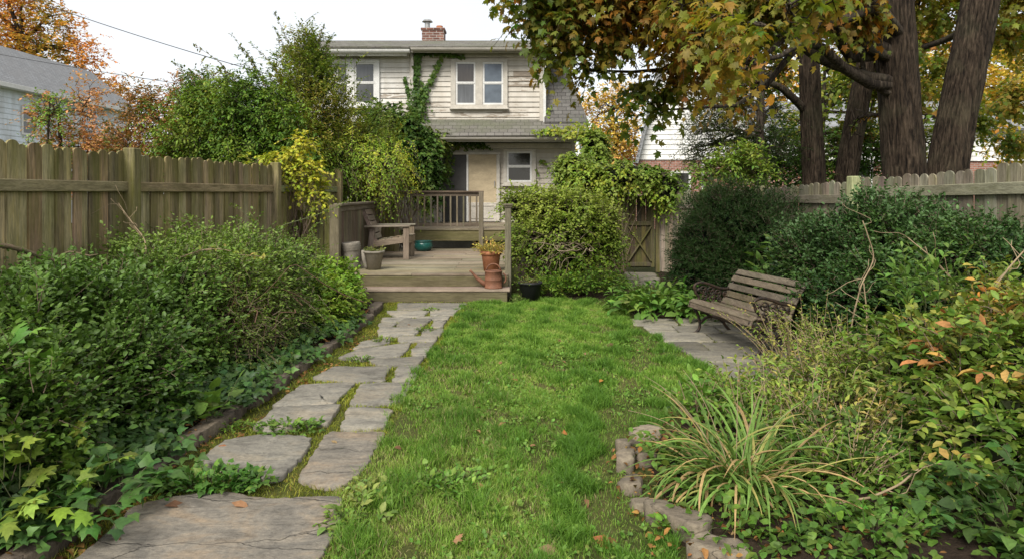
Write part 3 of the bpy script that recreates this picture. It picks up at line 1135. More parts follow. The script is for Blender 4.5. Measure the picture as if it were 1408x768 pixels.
# corner boards, frieze
mb = MB()
mb.box((XR - .05, 17.96, 4.36), (.10, .10, 1.9))
mb.box((XD - .03, 17.925, 4.25), (.09, .1, 2.1))
mb.box(((XD + XR) / 2, 17.955, 5.24), (XR - XD - .22, .09, .17))
mb.box(((XL + XD) / 2 - .03, 17.915, 5.22), (XD - XL - .1, .09, .17))
mb.box((XB - .05, 17.96, 1.75), (.1, .1, 2.4))
mb.box(((HX(612) + XB) / 2, 17.955, 2.83), (XB - HX(612) - .2, .09, .14))
mb.build('trim_board', M['trim'], house)
# roofs
mb = MB()


def slope(mb, a, b, c, d, t=.05):
    P = np.array([a, b, c, d], float)
    n = nrm(np.cross(P[1] - P[0], P[3] - P[0]))
    n = n if n[2] > 0 else -n
    V = np.concatenate([P, P - n * t])
    mb.add(V, [[0, 1, 2, 3], [7, 6, 5, 4], [0, 4, 5, 1], [1, 5, 6, 2], [2, 6, 7, 3], [3, 7, 4, 0]])


slope(mb, (XL - .2, 17.55, 5.36), (XR + .45, 17.55, 5.36), (XR + .2, 21.2, 6.32), (XL - .2, 21.2, 6.32))
slope(mb, (XL - .2, 24.8, 5.36), (XR + .45, 24.8, 5.36), (XR + .2, 21.2, 6.32), (XL - .2, 21.2, 6.32))
ro = mb.build('roof', M['shingle'], house)
mb = MB()
slope(mb, (XD - .1, 17.2, 3.02), (HX(806), 17.2, 3.06), (HX(806), 18.02, 3.55), (XD - .1, 18.02, 3.55))
mb.build('pent_roof', M['shingle'], house)
mb = MB()
slope(mb, (XR + .02, 17.75, 3.42), (HX(808), 17.75, 3.42), (HX(778), 18.9, 5.34), (XR + .02, 18.9, 5.34), .06)
slope(mb, (HX(808), 17.75, 3.42), (HX(808) + .2, 24.5, 3.42), (HX(778), 23.5, 5.34), (HX(778), 18.9, 5.34), .06)
mb.build('side_roof', M['shingle_dark'], house)
# chimney
mb = MB()
cx, cz = (HX(596)) * 21.2 / 18, 6.55
mb.box((cx, 21.3, 6.3), (.68, .55, .72), col=(1, 1, 1))
mb.box((cx, 21.3, 6.64), (.74, .6, .07), col=(1, 1, 1))
ch = mb.build('chimney', m_brick('chimney_brick', (.12, .055, .042), (.2, .095, .07)), ro)
M['clay'] = m_simple('terracotta', (.36, .135, .065), .75, .25, 7, .15)
M['metal_grey'] = m_simple('galvanised_metal', (.33, .33, .32), .45, .2, 9, .1, metal=.6)
mb = MB()
mb.lathe([(.0, 6.66), (.11, 6.66), (.10, 6.79), (.08, 6.79), (.08, 6.66)], (cx + .18, 21.3, 0), 14)
mb.build('chimney_pot', M['clay'], ro)
mb = MB()
mb.lathe([(.0, 6.66), (.085, 6.66), (.085, 6.88), (.07, 6.88), (.07, 6.92), (.17, 6.92), (.12, 6.98), (.0, 7.01)], (cx - .2, 21.3, 0), 14)
mb.build('flue_cap', M['metal_grey'], ro)


def gutter(mb, x0, x1, y, z, r=.075):
    th = np.linspace(pi, 2 * pi, 8)
    prof = [(y + r * cos(t), z + r * sin(t)) for t in th]
    prof = [(y - r - .012, z + .01)] + prof + [(y + r, z + .02)]
    n = len(prof)
    V = [(x, a, b) for x in (x0, x1) for a, b in prof]
    mb.add(V, [[i, i + 1, n + i + 1, n + i] for i in range(n - 1)])
    mb.add([(x0, a, b) for a, b in prof], [list(range(n))])
    mb.add([(x1, a, b) for a, b in prof], [list(range(n))])


mb = MB()
gutter(mb, XD + .02, XR + .4, 17.48, 5.30)
mb.box(((XD + XR) / 2 + .2, 17.6, 5.27), (XR - XD + .36, .03, .13))
mb.build('gutter', M['gutter'], house)
mb = MB()
gutter(mb, XL - .2, XD - .01, 17.46, 5.25, .085)
mb.box(((XL + XD) / 2 - .1, 17.6, 5.2), (XD - XL, .03, .16))
mb.build('gutter', M['trim_white'], house)
mb = MB()
gutter(mb, XD + .35, HX(808), 17.12, 2.98, .06)
mb.box(((XD + HX(808)) / 2, 17.21, 2.94), (HX(808) - XD, .03, .12))
for k in range(12):
    x = XD + .6 + k * .36
    mb.box((x, 17.1, 3.05), (.012, .1, .012))
mb.build('gutter', M['gutter'], house)
mb = MB()
mb.beam((XR + .03, 17.88, 3.3), (XR + .03, 17.88, 5.2), .07, .06)
mb.build('downspout', M['trim_white'], house)
mb = MB()
mb.beam((XD, 17.86, 3.6), (XD, 17.86, 5.2), .07, .06)
mb.build('downspout', M['gutter'], house)


def window(x0, x1, z0, z1, y, panes, casing=.09, cas_mat='trim', sash=.045, sill=True, label=None, par=None, rails=True):
    """panes: list of (x0, x1, upper material, lower material)"""
    mb = MB()
    c = casing
    mb.box(((x0 + x1) / 2, y - .045, z1 - c / 2), (x1 - x0, .09, c))
    mb.box(((x0 + x1) / 2, y - .045, z0 + c / 2), (x1 - x0, .09, c))
    xs = [x0] + [v for p in panes for v in p[:2]] + [x1]
    for a, b in zip(xs[0::2], xs[1::2]):
        mb.box(((a + b) / 2, y - .045, (z0 + z1) / 2), (b - a, .088, z1 - z0 - 2 * c))
    f = mb.build('window', M[cas_mat], par or house, label=label)
    if sill:
        mb = MB()
        mb.box(((x0 + x1) / 2, y - .075, z0 - .02), (x1 - x0 + .06, .13, .045))
        mb.build('sill', M[cas_mat], f)
    for a, b, um, lm in panes:
        za, zb = z0 + c, z1 - c
        zm = (za + zb) / 2
        mb = MB()
        s = sash
        for (p, q, dy) in ((zm, zb, -.058), (za, zm + .02, -.05)):
            mb.box(((a + b) / 2, y + dy, q - s / 2), (b - a, .035, s), b=.004)
            mb.box(((a + b) / 2, y + dy, p + s / 2), (b - a, .035, s), b=.004)
            mb.box((a + s / 2, y + dy, (p + q) / 2), (s, .034, q - p - 2 * s), b=.004)
            mb.box((b - s / 2, y + dy, (p + q) / 2), (s, .034, q - p - 2 * s), b=.004)
        mb.build('sash', M['trim_white'], f)
        for (p, q, mt) in ((zm, zb, um), (za, zm, lm)):
            mb = MB()
            yy = y - .05
            mb.quad((a + .02, yy, p + .01), (b - .02, yy, p + .01), (b - .02, yy, q - .01), (a + .02, yy, q - .01))
            mb.build('pane', M[mt], f)
    return f


window(HX(620), HX(698), HZ(149), HZ(82), 18, [(HX(627), HX(654), 'glass_brown', 'glass_curtain'), (HX(664), HX(692), 'glass_sky', 'glass_sky')], .085,
       label='upper double window with pale sky reflected in its right half')
window(HX(458), HX(523), HZ(148), HZ(83), 17.96, [(HX(464), HX(480), 'glass_curtain', 'glass_curtain'), (HX(489), HX(517), 'glass_curtain', 'glass_curtain')], .085, 'trim_white',
       label='curtained upper window half hidden by the tall shrub')
window(HX(692), HX(737), HZ(254), HZ(205), 18, [(HX(697), HX(731), 'glass_dark', 'glass_dark')], .07, label='small dark ground floor window right of the door')
# back door
DZ0, DZ1 = .84, HZ(213)
mb = MB()
xa, xm, xb = HX(608), HX(643), HX(684)
for x, ww in ((xa - .03, .07), (xb + .02, .09)):
    mb.box((x, 17.94, (DZ0 + DZ1) / 2), (ww, .11, DZ1 - DZ0))
mb.box(((xa + xb) / 2, 17.94, DZ1 + .035), (xb - xa + .16, .1, .07))
dr = mb.build('back_door', M['trim'], house)
mb = MB()
mb.box((xm, 17.925, (DZ0 + DZ1) / 2), (.05, .06, DZ1 - DZ0))
mb.build('mullion', M['trim_white'], dr)
mb = MB()
mb.quad((xa, 17.93, DZ0), (xm, 17.93, DZ0), (xm, 17.93, DZ1), (xa, 17.93, DZ1))
mb.build('screen_panel', M['screen'], dr)
mb = MB()
mb.quad((xm + .02, 17.93, DZ0 + .5), (xb - .02, 17.93, DZ0 + .5), (xb - .02, 17.93, DZ1), (xm + .02, 17.93, DZ1))
mb.build('blind', M['blind'], dr)
mb = MB()
mb.box(((xm + xb) / 2, 17.92, DZ0 + .25), (xb - xm - .05, .03, .5))
mb.box(((xm + xb) / 2, 17.90, DZ0 + .42), (xb - xm - .2, .02, .03))
mb.box(((xm + xb) / 2, 17.90, DZ0 + .1), (xb - xm - .2, .02, .03))
mb.build('kick_panel', M['trim'], dr)
mb = MB()
mb.tube([(xb - .07, 17.92, 1.75), (xb - .07, 17.9, 1.75), (xb - .07, 17.9, 1.9), (xb - .07, 17.92, 1.9)], .012, 6)
mb.build('handle', M['metal_grey'], dr)

# white neighbour house on the left
nh = thing('neighbour_house', 'white sided neighbour house with grey shingle roof beyond the left fence', 'house', (-23, 33, 0))
mb = MB()
siding(mb, (-22.5, 40, 2), (0, -1, 0), (1, 0, 0), 24, 4.4, course=.24, beige=0, lip=.03)
siding(mb, (-22.5, 40, 2), (-1, 0, 0), (0, 1, 0), 4.8, 4.4, course=.24, beige=0, lip=.03)
mb.add([(-22.5, 40, 6.4), (-27.3, 40, 6.4), (-24.9, 40, 8.6)], [[0, 1, 2]], (1, .2, 0))
mb.box((-24.9, 28, 1.1), (4.9, 24, 2.1), col=(.8, .2, 0))
mb.build('wall', M['siding_far'], nh)
mb = MB()
slope(mb, (-22.1, 15, 6.42), (-22.1, 40.4, 6.42), (-24.9, 40.4, 8.75), (-24.9, 15, 8.75), .1)
slope(mb, (-27.7, 15, 6.42), (-27.7, 40.4, 6.42), (-24.9, 40.4, 8.75), (-24.9, 15, 8.75), .1)
nr_ = mb.build('roof', M['shingle_far'], nh)
mb = MB()
mb.tube([(-23.6, 29.6, 7.45), (-23.6, 29.6, 7.85)], .07, 8)
mb.build('vent_pipe', M['metal_grey'], nr_)
mb = MB()
mb.beam((-22.02, 15, 6.3), (-22.02, 40.4, 6.3), .14, .2)
mb.beam((-22.28, 15, 6.22), (-22.28, 40.3, 6.22), .4, .04)
mb.build('gutter', M['trim_white'], nh)


def window_x(parent, x, y0, y1, z0, z1, label=None):
    mb = MB()
    c = .1
    for z in (z0, z1):
        mb.box((x + .04, (y0 + y1) / 2, z), (.09, y1 - y0 + c, c))
    for y in (y0, y1):
        mb.box((x + .04, y, (z0 + z1) / 2), (.088, c, z1 - z0 - c))
    mb.box((x + .03, (y0 + y1) / 2, (z0 + z1) / 2), (.06, y1 - y0 - c, .06))
    f = mb.build('window', M['trim_white'], parent, label=label)
    mb = MB()
    mb.quad((x + .035, y0, z0), (x + .035, y1, z0), (x + .035, y1, z1), (x + .035, y0, z1))
    mb.build('pane', M['glass_curtain'], f)


window_x(nh, -22.5, 31.3, 32.2, 4.3, 5.5)

# gabled house on the right, brick below and white boards above
gh = thing('gabled_house', 'white and red brick gabled house seen over the gate', 'house', (8, 30, 0))
x0, x1, z1 = 5.45, 11.5, 3.05
mb = MB()
mb.prism([(x0, 30), (x1, 30), (x1, 36), (x0 + 1.4, 36)], 0, z1, (1, 1, 1))
mb.build('wall', M['brick'], gh)
mb = MB()
z, W2, top = z1, x1 - x0, 8.6
while z < top - .2:
    t = (z - z1) / (top - z1)
    t2 = (z + .22 - z1) / (top - z1)
    a, b = x0 + W2 / 2 * t * .42, x1 - W2 / 2 * t
    a2, b2 = x0 + W2 / 2 * t2 * .42, x1 - W2 / 2 * t2
    mb.add([(a, 29.95, z), (b, 29.95, z), (b2, 29.98, z + .22), (a2, 29.98, z + .22), (a, 29.98, z), (b, 29.98, z)], [[0, 1, 2, 3], [4, 5, 1, 0]], (rng.uniform(.95, 1.05), .1, 1))
    z += .22
mb.build('gable_wall', M['siding_far'], gh)
mb = MB()
slope(mb, (x0 - .12, 29.6, z1 - .15), (x0 + 1.3, 36, z1 - .15), (x0 + W2 * .21 + 1.4, 36, top), (x0 + W2 * .21, 29.6, top), .14)
slope(mb, (x1 + .12, 29.6, z1 - .15), (x1 + .12, 36, z1 - .15), (x0 + W2 * .42, 36, top), (x0 + W2 * .42, 29.6, top), .14)
mb.build('roof', M['shingle_far'], gh)
mb = MB()
for a, b in (((7.0, 29.97, 1.4), (7.0, 29.97, 2.5)), ((7.8, 29.97, 1.4), (7.8, 29.97, 2.5))):
    mb.beam(a, b, .1, .08)
mb.beam((6.95, 29.97, 2.5), (7.85, 29.97, 2.5), .08, .1)
f = mb.build('window', M['trim_white'], gh)
mb = MB()
mb.quad((7.0, 29.96, 1.4), (7.8, 29.96, 1.4), (7.8, 29.96, 2.5), (7.0, 29.96, 2.5))
mb.build('pane', M['glass_dark'], f)
mb = MB()
mb.beam((8.35, 29.9, .2), (8.35, 29.9, 3.0), .12, .1)
mb.build('downspout', M['trim_white'], gh)

# long brick house behind the big trunks
bh = thing('brick_house', 'low brick house with white upper boards behind the big trunks', 'house', (18, 29, 0))
mb = MB()
mb.box((18, 30, 1.45), (15, 4, 2.9), col=(1, 1, 1), b=.002)
mb.build('wall', M['brick'], bh)
mb = MB()
siding(mb, (10.5, 27.95, 2.9), (1, 0, 0), (0, -1, 0), 15, 1.3, .2, beige=1)
mb.build('upper_wall', M['siding_far'], bh)
mb = MB()
slope(mb, (10.2, 27.5, 4.2), (25.8, 27.5, 4.2), (25.8, 30, 5.6), (10.2, 30, 5.6), .1)
mb.build('roof', M['shingle_far'], bh)
for x in (14.2, 17.5, 20.6):
    mb = MB()
    mb.box((x, 27.93, 2.95), (1.1, .12, .1))
    mb.box((x, 27.93, 1.65), (1.1, .14, .1))
    mb.box((x - .5, 27.93, 2.3), (.1, .1, 1.2))
    mb.box((x + .5, 27.93, 2.3), (.1, .1, 1.2))
    f = mb.build('window', M['trim_white'], bh)
    mb = MB()
    mb.quad((x - .46, 27.94, 1.7), (x + .46, 27.94, 1.7), (x + .46, 27.94, 2.9), (x - .46, 27.94, 2.9))
    mb.build('pane', M['glass_dark'], f)

# power lines
for i, (p, q, sg, lab) in enumerate([(W(60, -6, 20), (-5.75, 18.2, 4.55), .25, 'upper power line running down to the house'),
                                     (W(-60, 52, 24), (-5.75, 18.4, 4.1), .3, 'lower power line over the white neighbour house')]):
    p, q = np.array(p, float), np.array(q, float)
    e = p + (p - q) * .8
    t = np.linspace(0, 1, 30)[:, None]
    P = e * (1 - t) + q * t - UP * 4 * sg * t * (1 - t)
    mb = MB()
    mb.tube(P, .011 if i == 0 else .009, 5)
    o = mb.build('power_line', m_simple('cable_black', (.02, .02, .022), .6) if i == 0 else bpy.data.materials['cable_black'], None, False)
    tag(o, lab, 'power line')


# ------------------------------------------------------------------ fences
def woodcol(base, var=.3):
    b = np.array(base) * rng.uniform(1 - var, 1 + var)
    return np.clip(b * (1 + rng.normal(0, .05, 3)), .01, .9)


def panel(mb, a, b, zb, zta, ztb, out, base, wid=(.10, .15), var=.3, ear=.035, thick=.018):
    a, b, out = (np.asarray(x, float) for x in (a, b, out))
    L = np.linalg.norm(b - a)
    d = (b - a) / L
    s, k = 0.0, 0
    while s < L - .03:
        wd = min(rng.uniform(*wid), L - s)
        m = s + wd / 2
        zt = zta + (ztb - zta) * m / L + rng.uniform(-.03, .014)
        off = (.014 if k % 2 else 0) + rng.uniform(0, .006)
        lean = rng.normal(0, .007)
        g = rng.uniform(.002, .006)
        e = ear * rng.uniform(.6, 1.2)
        w2 = wd / 2 - g / 2
        ol = [(-w2, zb), (w2, zb), (w2 + lean, zt - e), (w2 * .55 + lean, zt - e * .25), (w2 * .1 + lean, zt), (-w2 * .3 + lean, zt - .003), (-w2 * .75 + lean, zt - e * .4), (-w2 + lean, zt - e)]
        V = []
        for oo in (off, off + thick):
            for q, z in ol:
                V.append(a + d * (m + q) + out * oo + UP * z)
        n = len(ol)
        F = [list(range(n))[::-1], list(range(n, 2 * n))] + [[i, (i + 1) % n, n + (i + 1) % n, n + i] for i in range(n)]
        # bow the board a little
        mb.add(V, F, woodcol(base, var))
        s += wd
        k += 1


def P3(p, z):
    return np.array([p[0], p[1], z])


WB = (.37, .30, .185)
lf = thing('wooden_fence', 'mossy brown board fence along the left border with rail and posts', 'fence', (-4, 8, 0))
fl0, fl1 = np.array([-4.05, 5.4]), np.array([-3.6, 10.2])
fpt = lambda y: fl0 + (fl1 - fl0) * (y - 5.4) / 4.8
fo = nrm(np.array([4.8, -.45]))            # towards the garden
fo3 = np.array([fo[0], fo[1], 0])
posts = [3.6, 6.9, 10.2, 12.9]
for y0, y1 in zip([2.6] + posts[:-1], posts):
    a, b = fpt(y0), fpt(y1)
    mb = MB()
    panel(mb, P3(a, 0), P3(b, 0), .03, 2.01, 2.02 if y1 < 12 else 1.98, fo3, WB, (.10, .15), .42)
    mb.build('board_panel', M['fence'], lf)
    for z, h in ((1.66, .1), (.35, .09)):
        mb = MB()
        mb.beam(P3(a + fo * .055, z), P3(b + fo * .055, z), .04, h, woodcol((.31, .265, .16), .1))
        mb.build('rail', M['fence_y'], lf)
for y in posts:
    p = fpt(y) + fo * .075
    mb = MB()
    mb.box(P3(p, 1.02), (.125, .125, 2.06), rotz(-.09), woodcol((.30, .255, .15), .12), .01)
    mb.build('post', M['fence'], lf)

rf_ = thing('wooden_fence', 'darker board fence crossing behind the deck seat under the yellow vine', 'fence', (-3.1, 14.3, 0))
a, b = np.array([-3.95, 14.3]), np.array([-2.35, 14.3])
mb = MB()
panel(mb, P3(a, 0), P3(b, 0), .03, 2.1, 2.05, np.array([0, -1, 0]), (.22, .175, .11))
mb.build('board_panel', M['fence'], rf_)
for z in (1.58, 1.95):
    mb = MB()
    mb.beam((-3.95, 14.245, z), (-2.35, 14.245, z), .04, .09, (.16, .13, .09))
    mb.build('rail', M['fence_x'], rf_)
for x in (-3.3, -2.4):
    mb = MB()
    mb.box((x, 14.22, 1.05), (.11, .11, 2.12), None, (.14, .115, .08), .01)
    mb.build('post', M['fence'], rf_)

WR = (.27, .25, .185)
gf = thing('wooden_fence', 'pale grey picket board fence behind the bench and the big boxwood', 'fence', (4.6, 8, 0))
pts = [((5.36, 3.3), 2.02), ((5.02, 5.6), 1.935), ((4.52, 8.86), 1.785), ((4.26, 11.5), 1.685)]
for (a, za), (b, zb) in zip(pts[:-1], pts[1:]):
    a, b = np.array(a), np.array(b)
    d = nrm(b - a)
    o = np.array([-d[1], d[0]])
    o3 = np.array([o[0], o[1], 0])
    mb = MB()
    panel(mb, P3(a, 0), P3(b, 0), .03, za, zb, o3, WR, (.115, .15), .22, .045)
    mb.build('board_panel', M['fence2'], gf)
    mb = MB()
    mb.beam(P3(a + o * .055, za - .27), P3(b + o * .055, zb - .19), .04, .12, woodcol(WR, .1))
    mb.build('rail', M['fence2_y'], gf)
    mb = MB()
    mb.beam(P3(a + o * .055, .35), P3(b + o * .055, .35), .04, .1, woodcol(WR, .1))
    mb.build('rail', M['fence2_y'], gf)
for (p, zt) in pts[1:]:
    mb = MB()
    mb.box((p[0] - .085, p[1], (zt + .03) / 2), (.13, .13, zt + .03), rotz(.12), woodcol((.38, .34, .22), .08), .012)
    mb.build('post', M['fence2'], gf)
gf2 = thing('wooden_fence', 'short grey board fence between the gate and the dark yew', 'fence', (3.6, 12.5, 0))
a, b = np.array([4.2, 11.6]), np.array([2.98, 13.72])
d = nrm(b - a)
o = np.array([-d[1], d[0]])
mb = MB()
panel(mb, P3(a, 0), P3(b, 0), .03, 1.68, 1.62, np.array([o[0], o[1], 0]), (.33, .29, .215), (.09, .12))
mb.build('board_panel', M['fence2'], gf2)
mb = MB()
mb.beam(P3(a + o * .055, 1.36), P3(b + o * .055, 1.33), .04, .08, (.25, .22, .18))
mb.build('rail', M['fence2_y'], gf2)

gate = thing('garden_gate', 'weathered wooden gate with X brace between vine covered posts', 'gate', (2.6, 13.8, 0))
mb = MB()
panel(mb, (2.28, 13.8, 0), (2.86, 13.8, 0), .1, 1.55, 1.55, np.array([0, -1, 0]), (.085, .068, .046), (.09, .12), .2, .005)
mb.build('board_panel', M['fence'], gate)
mb = MB()
gc = (.10, .085, .062)
for z in (.16, .98, 1.5):
    mb.beam((2.28, 13.755, z), (2.86, 13.755, z), .03, .085, gc)
for x in (2.31, 2.83):
    mb.beam((x, 13.752, .1), (x, 13.752, 1.55), .08, .03, gc)
mb.beam((2.34, 13.745, .22), (2.80, 13.745, .92), .028, .07, gc, (0, -1, 0))
mb.beam((2.34, 13.735, .92), (2.80, 13.735, .22), .028, .07, gc, (0, -1, 0))
mb.build('brace', M['fence'], gate)
for x in (2.18, 2.95):
    mb = MB()
    mb.box((x, 13.75, .92), (.12, .12, 1.84), None, (.13, .105, .072), .01)
    mb.build('post', M['fence'], gate)
mb = MB()
mb.beam((1.3, 13.72, 1.9), (3.1, 13.72, 1.86), .1, .1, (.15, .125, .09))
mb.beam((2.18, 13.2, 1.98), (2.18, 14.4, 1.98), .06, .08, (.15, .125, .09))
mb.beam((2.95, 13.2, 1.95), (2.95, 14.4, 1.95), .06, .08, (.15, .125, .09))
mb.build('arbor_beam', M['fence_x'], gate)
gf3 = thing('wooden_fence', 'dark boards left of the gate half hidden by the tangled shrub', 'fence', (1.7, 13.9, 0))
mb = MB()
panel(mb, (1.3, 13.9, 0), (2.12, 13.9, 0), .03, 1.6, 1.6, np.array([0, -1, 0]), (.14, .115, .08))
mb.build('board_panel', M['fence'], gf3)

# ------------------------------------------------------------------ deck
DL = .376
deck = thing('wooden_deck', 'weathered two level wooden deck with steps and railing behind the house lawn', 'deck', (-1.4, 10.0, 0))
mb = MB()
y = 10.31
while y < 15.2:
    x = -2.72
    while x < -.12:
        x1 = min(x + rng.choice([1.2, 1.8, 2.4, 3.0]), -.06)
        if -.06 - x1 < .5:
            x1 = -.06
        mb.box(((x + x1) / 2, y + .068, DL - .016 + rng.uniform(-.002, .002)), (x1 - x - .003, .134, .032), None, woodcol((.265, .225, .16), .2), .005)
        x = x1
    y += .141
mb.build('deck_boards', M['deck'], deck)
mb = MB()
mb.box((-1.39, 10.30, DL - .115), (2.66, .035, .16), None, (.16, .138, .08))
mb.box((-.075, 12.7, DL - .115), (.035, 4.76, .16), None, (.20, .175, .11))
mb.build('fascia', M['riser'], deck)
mb = MB()
mb.box((-1.4, 10.06, .173), (2.74, .20, .034), None, woodcol((.30, .26, .2), .05))
mb.box((-1.4, 10.235, .172), (2.74, .135, .034), None, woodcol((.30, .26, .2), .05))
mb.build('step', M['deck'], deck)
mb = MB()
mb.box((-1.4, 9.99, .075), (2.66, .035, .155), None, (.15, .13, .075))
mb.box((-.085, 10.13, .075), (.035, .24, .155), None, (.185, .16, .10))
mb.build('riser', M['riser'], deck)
mb = MB()
mb.box((-1.4, 12.7, .12), (2.6, 4.7, .2), None, (.05, .04, .03))  # one solid dark block filling the space under the boards
mb.build('underdeck_block', M['riser'], deck)
# upper level
mb = MB()
x = -3.3
y = 14.82
while y < 17.95:
    mb.box((-1.45, y + .068, .80), (3.7, .134, .035), None, woodcol((.265, .225, .16), .14), .005)
    y += .141
mb.build('upper_boards', M['deck'], deck)
mb = MB()
mb.box((-1.45, 14.86, .665), (3.68, .04, .23), None, (.165, .145, .07))
mb.build('upper_fascia', M['riser'], deck)
for x in (-3.1, -1.9, -.75, .25):
    mb = MB()
    mb.box((x, 15.3, .28), (.12, .12, .56), None, (.05, .045, .035))
    mb.build('under_post', M['deckz'], deck)
# railing of the upper level
mb = MB()
mb.beam((-2.95, 14.88, 1.62), (-.62, 14.88, 1.62), .12, .04, (0.133, 0.101, 0.074))
mb.beam((-2.95, 14.88, 1.56), (-.68, 14.88, 1.56), .035, .08, (0.156, 0.125, 0.094))
mb.beam((-2.95, 14.88, .90), (-.68, 14.88, .90), .035, .07, (0.156, 0.125, 0.094))
rl = mb.build('railing', M['deck'], deck)
for k in range(16):
    mb = MB()
    x = -2.9 + k * .142
    mb.beam((x, 14.88, .86), (x, 14.88, 1.54), .036, .036, woodcol((0.211, 0.176, 0.129), .12), (0, 1, 0))
    mb.build('baluster', M['deckz'], rl)
mb = MB()
mb.box((-.67, 14.84, 1.0), (.10, .10, 1.24), None, (0.211, 0.179, 0.133), .008)
mb.build('post', M['deckz'], deck)
# newel at the steps
mb = MB()
mb.box((-.06, 10.40, .70), (.095, .095, 1.4), None, (0.187, 0.168, 0.117), .008)
mb.box((-.06, 10.40, 1.415), (.15, .15, .035), None, (0.156, 0.136, 0.094), .008)
mb.box((-.06, 10.40, 1.385), (.12, .12, .03), None, (0.156, 0.136, 0.094), .008)
mb.build('newel_post', M['deckz'], deck, label='tall capped post at the right of the steps')
# left side screen with dense slats
mb = MB()
mb.beam((-2.74, 10.72, 1.41), (-2.74, 14.3, 1.41), .13, .04, (0.203, 0.172, 0.129))
mb.beam((-2.755, 10.72, 1.34), (-2.755, 14.3, 1.34), .04, .09, (0.218, 0.187, 0.140))
mb.beam((-2.755, 10.72, .44), (-2.755, 14.3, .44), .04, .09, (0.187, 0.156, 0.117))
sl = mb.build('side_screen', M['decky'], deck)
mb = MB()
for k in range(36):
    y = 10.85 + k * .097
    mb.beam((-2.76, y, .42), (-2.76, y, 1.31), .02, .066, woodcol((0.172, 0.140, 0.098), .14), (0, 1, 0))
mb.build('slats', M['deckz'], sl)
mb = MB()
mb.box((-2.78, 10.74, .70), (.15, .15, 1.42), None, (0.187, 0.160, 0.105), .01)
mb.build('post', M['deckz'], deck)
# front screen return between post and fence
mb = MB()
panel(mb, (-3.45, 10.95, 0), (-2.86, 10.85, 0), .03, 1.32, 1.3, np.array([0, -1, 0]), (0.117, 0.098, 0.062), (.1, .13))
mb.build('board_panel', M['fence'], deck)

# ------------------------------------------------------------------ things on the deck
def xf(o, e1, e2):
    o, e1, e2 = np.append(o, 0), np.append(e1, 0), np.append(e2, 0)
    return lambda x, y, z: o + e1 * x + e2 * y + UP * z


oc = np.array([-2.28, 12.86])
ch = thing('deck_chair', 'chunky weathered wooden armchair with ladder back on the deck', 'chair', (oc[0], oc[1], DL))
T = xf(oc, np.array([1., 0]), np.array([0, 1.]))
wc = lambda: woodcol((.25, .205, .155), .14)
hw = .34
for s in (-1, 1):
    mb = MB()
    mb.beam(T(.34, s * hw, DL), T(.34, s * hw, DL + .59), .05, .105, wc(), (1, 0, 0))
    mb.build('leg', M['deckz'], ch)
    mb = MB()
    mb.beam(T(-.36, s * (hw - .05), DL + .01), T(-.28, s * (hw - .05), DL + .58), .045, .1, wc(), (1, 0, 0))
    mb.build('leg', M['deckz'], ch)
    mb = MB()
    mb.beam(T(-.42, s * (hw + .0), DL + .605), T(.42, s * (hw + .0), DL + .615), .12, .032, wc())
    mb.build('armrest', M['deck'], ch)
    mb = MB()
    mb.beam(T(-.36, s * (hw - .05), DL + .26), T(.37, s * (hw - .05), DL + .37), .04, .11, wc())
    mb.build('seat_rail', M['deck'], ch)
mb = MB()
for k in range(6):
    t = k / 5
    mb.beam(T(.37 - .62 * t, -hw + .07, DL + .43 - .10 * t), T(.37 - .62 * t, hw - .07, DL + .43 - .10 * t), .1, .025, wc())
mb.beam(T(.40, -hw + .02, DL + .36), T(.40, hw - .02, DL + .36), .025, .12, wc())
mb.build('seat', M['decky'], ch)
mb = MB()
for s in (-1, 1):
    mb.beam(T(-.2, s * .27, DL + .22), T(-.46, s * .27, DL + .90), .04, .07, wc(), (1, 0, 0))
for k in range(6):
    t = .12 + k * .165
    p = -.2 - .26 * t + .03
    mb.beam(T(p, -.29, DL + .22 + .68 * t), T(p, .29, DL + .22 + .68 * t), .02, .10, wc(), (-.35, 0, .93))
mb.build('backrest', M['decky'], ch)


def m_pot(name, a, b, rough=.8, scale=5):
    return m_simple(name, a, rough, .3, scale, .3, .006, .25, 0, b)


M['pot_grey'] = m_pot('weathered_clay', (.17, .15, .12), (.28, .25, .2))
M['pot_teal'] = m_simple('teal_glaze', (.012, .085, .07), .25, .35, 5, .08, .004, .5)
M['pot_terra'] = m_pot('terracotta_pot', (.40, .17, .085), (.30, .12, .06), .8, 4)
M['pot_black'] = m_simple('black_plastic', (.02, .02, .021), .5, .3, 12, .1)
M['rust'] = m_pot('rusty_tin', (.125, .058, .034), (.20, .088, .05), .65, 7)


def potprof(r0, r1, h, rim=.03, rt=.012):
    return [(0, 0), (r0, 0), (r0 + (r1 - r0) * .8, h - rim * 1.2), (r1, h - rim), (r1 + rt, h - rim), (r1 + rt, h), (r1 - .012, h), (r1 - .02, h - .04), (0, h - .045)]


def pot(name, label, cat, c, r0, r1, h, mat, rim=.03, sides=30, R=None, wob=.0):
    root = thing(name, label, cat, c)
    pr = potprof(r0, r1, h, rim)
    mb = MB()
    mb.lathe(pr[:-1], c, sides, (.5, .5, .5), R, wob)
    mb.build('pot', M[mat], root, False)
    mb = MB()
    mb.lathe([(r1 - .018, h - .035), (r1 * .6, h - .03), (0, h - .028)], c, sides, (.5, .5, .5), R)
    mb.build('potting_soil', M['soil'], root, False)
    return root


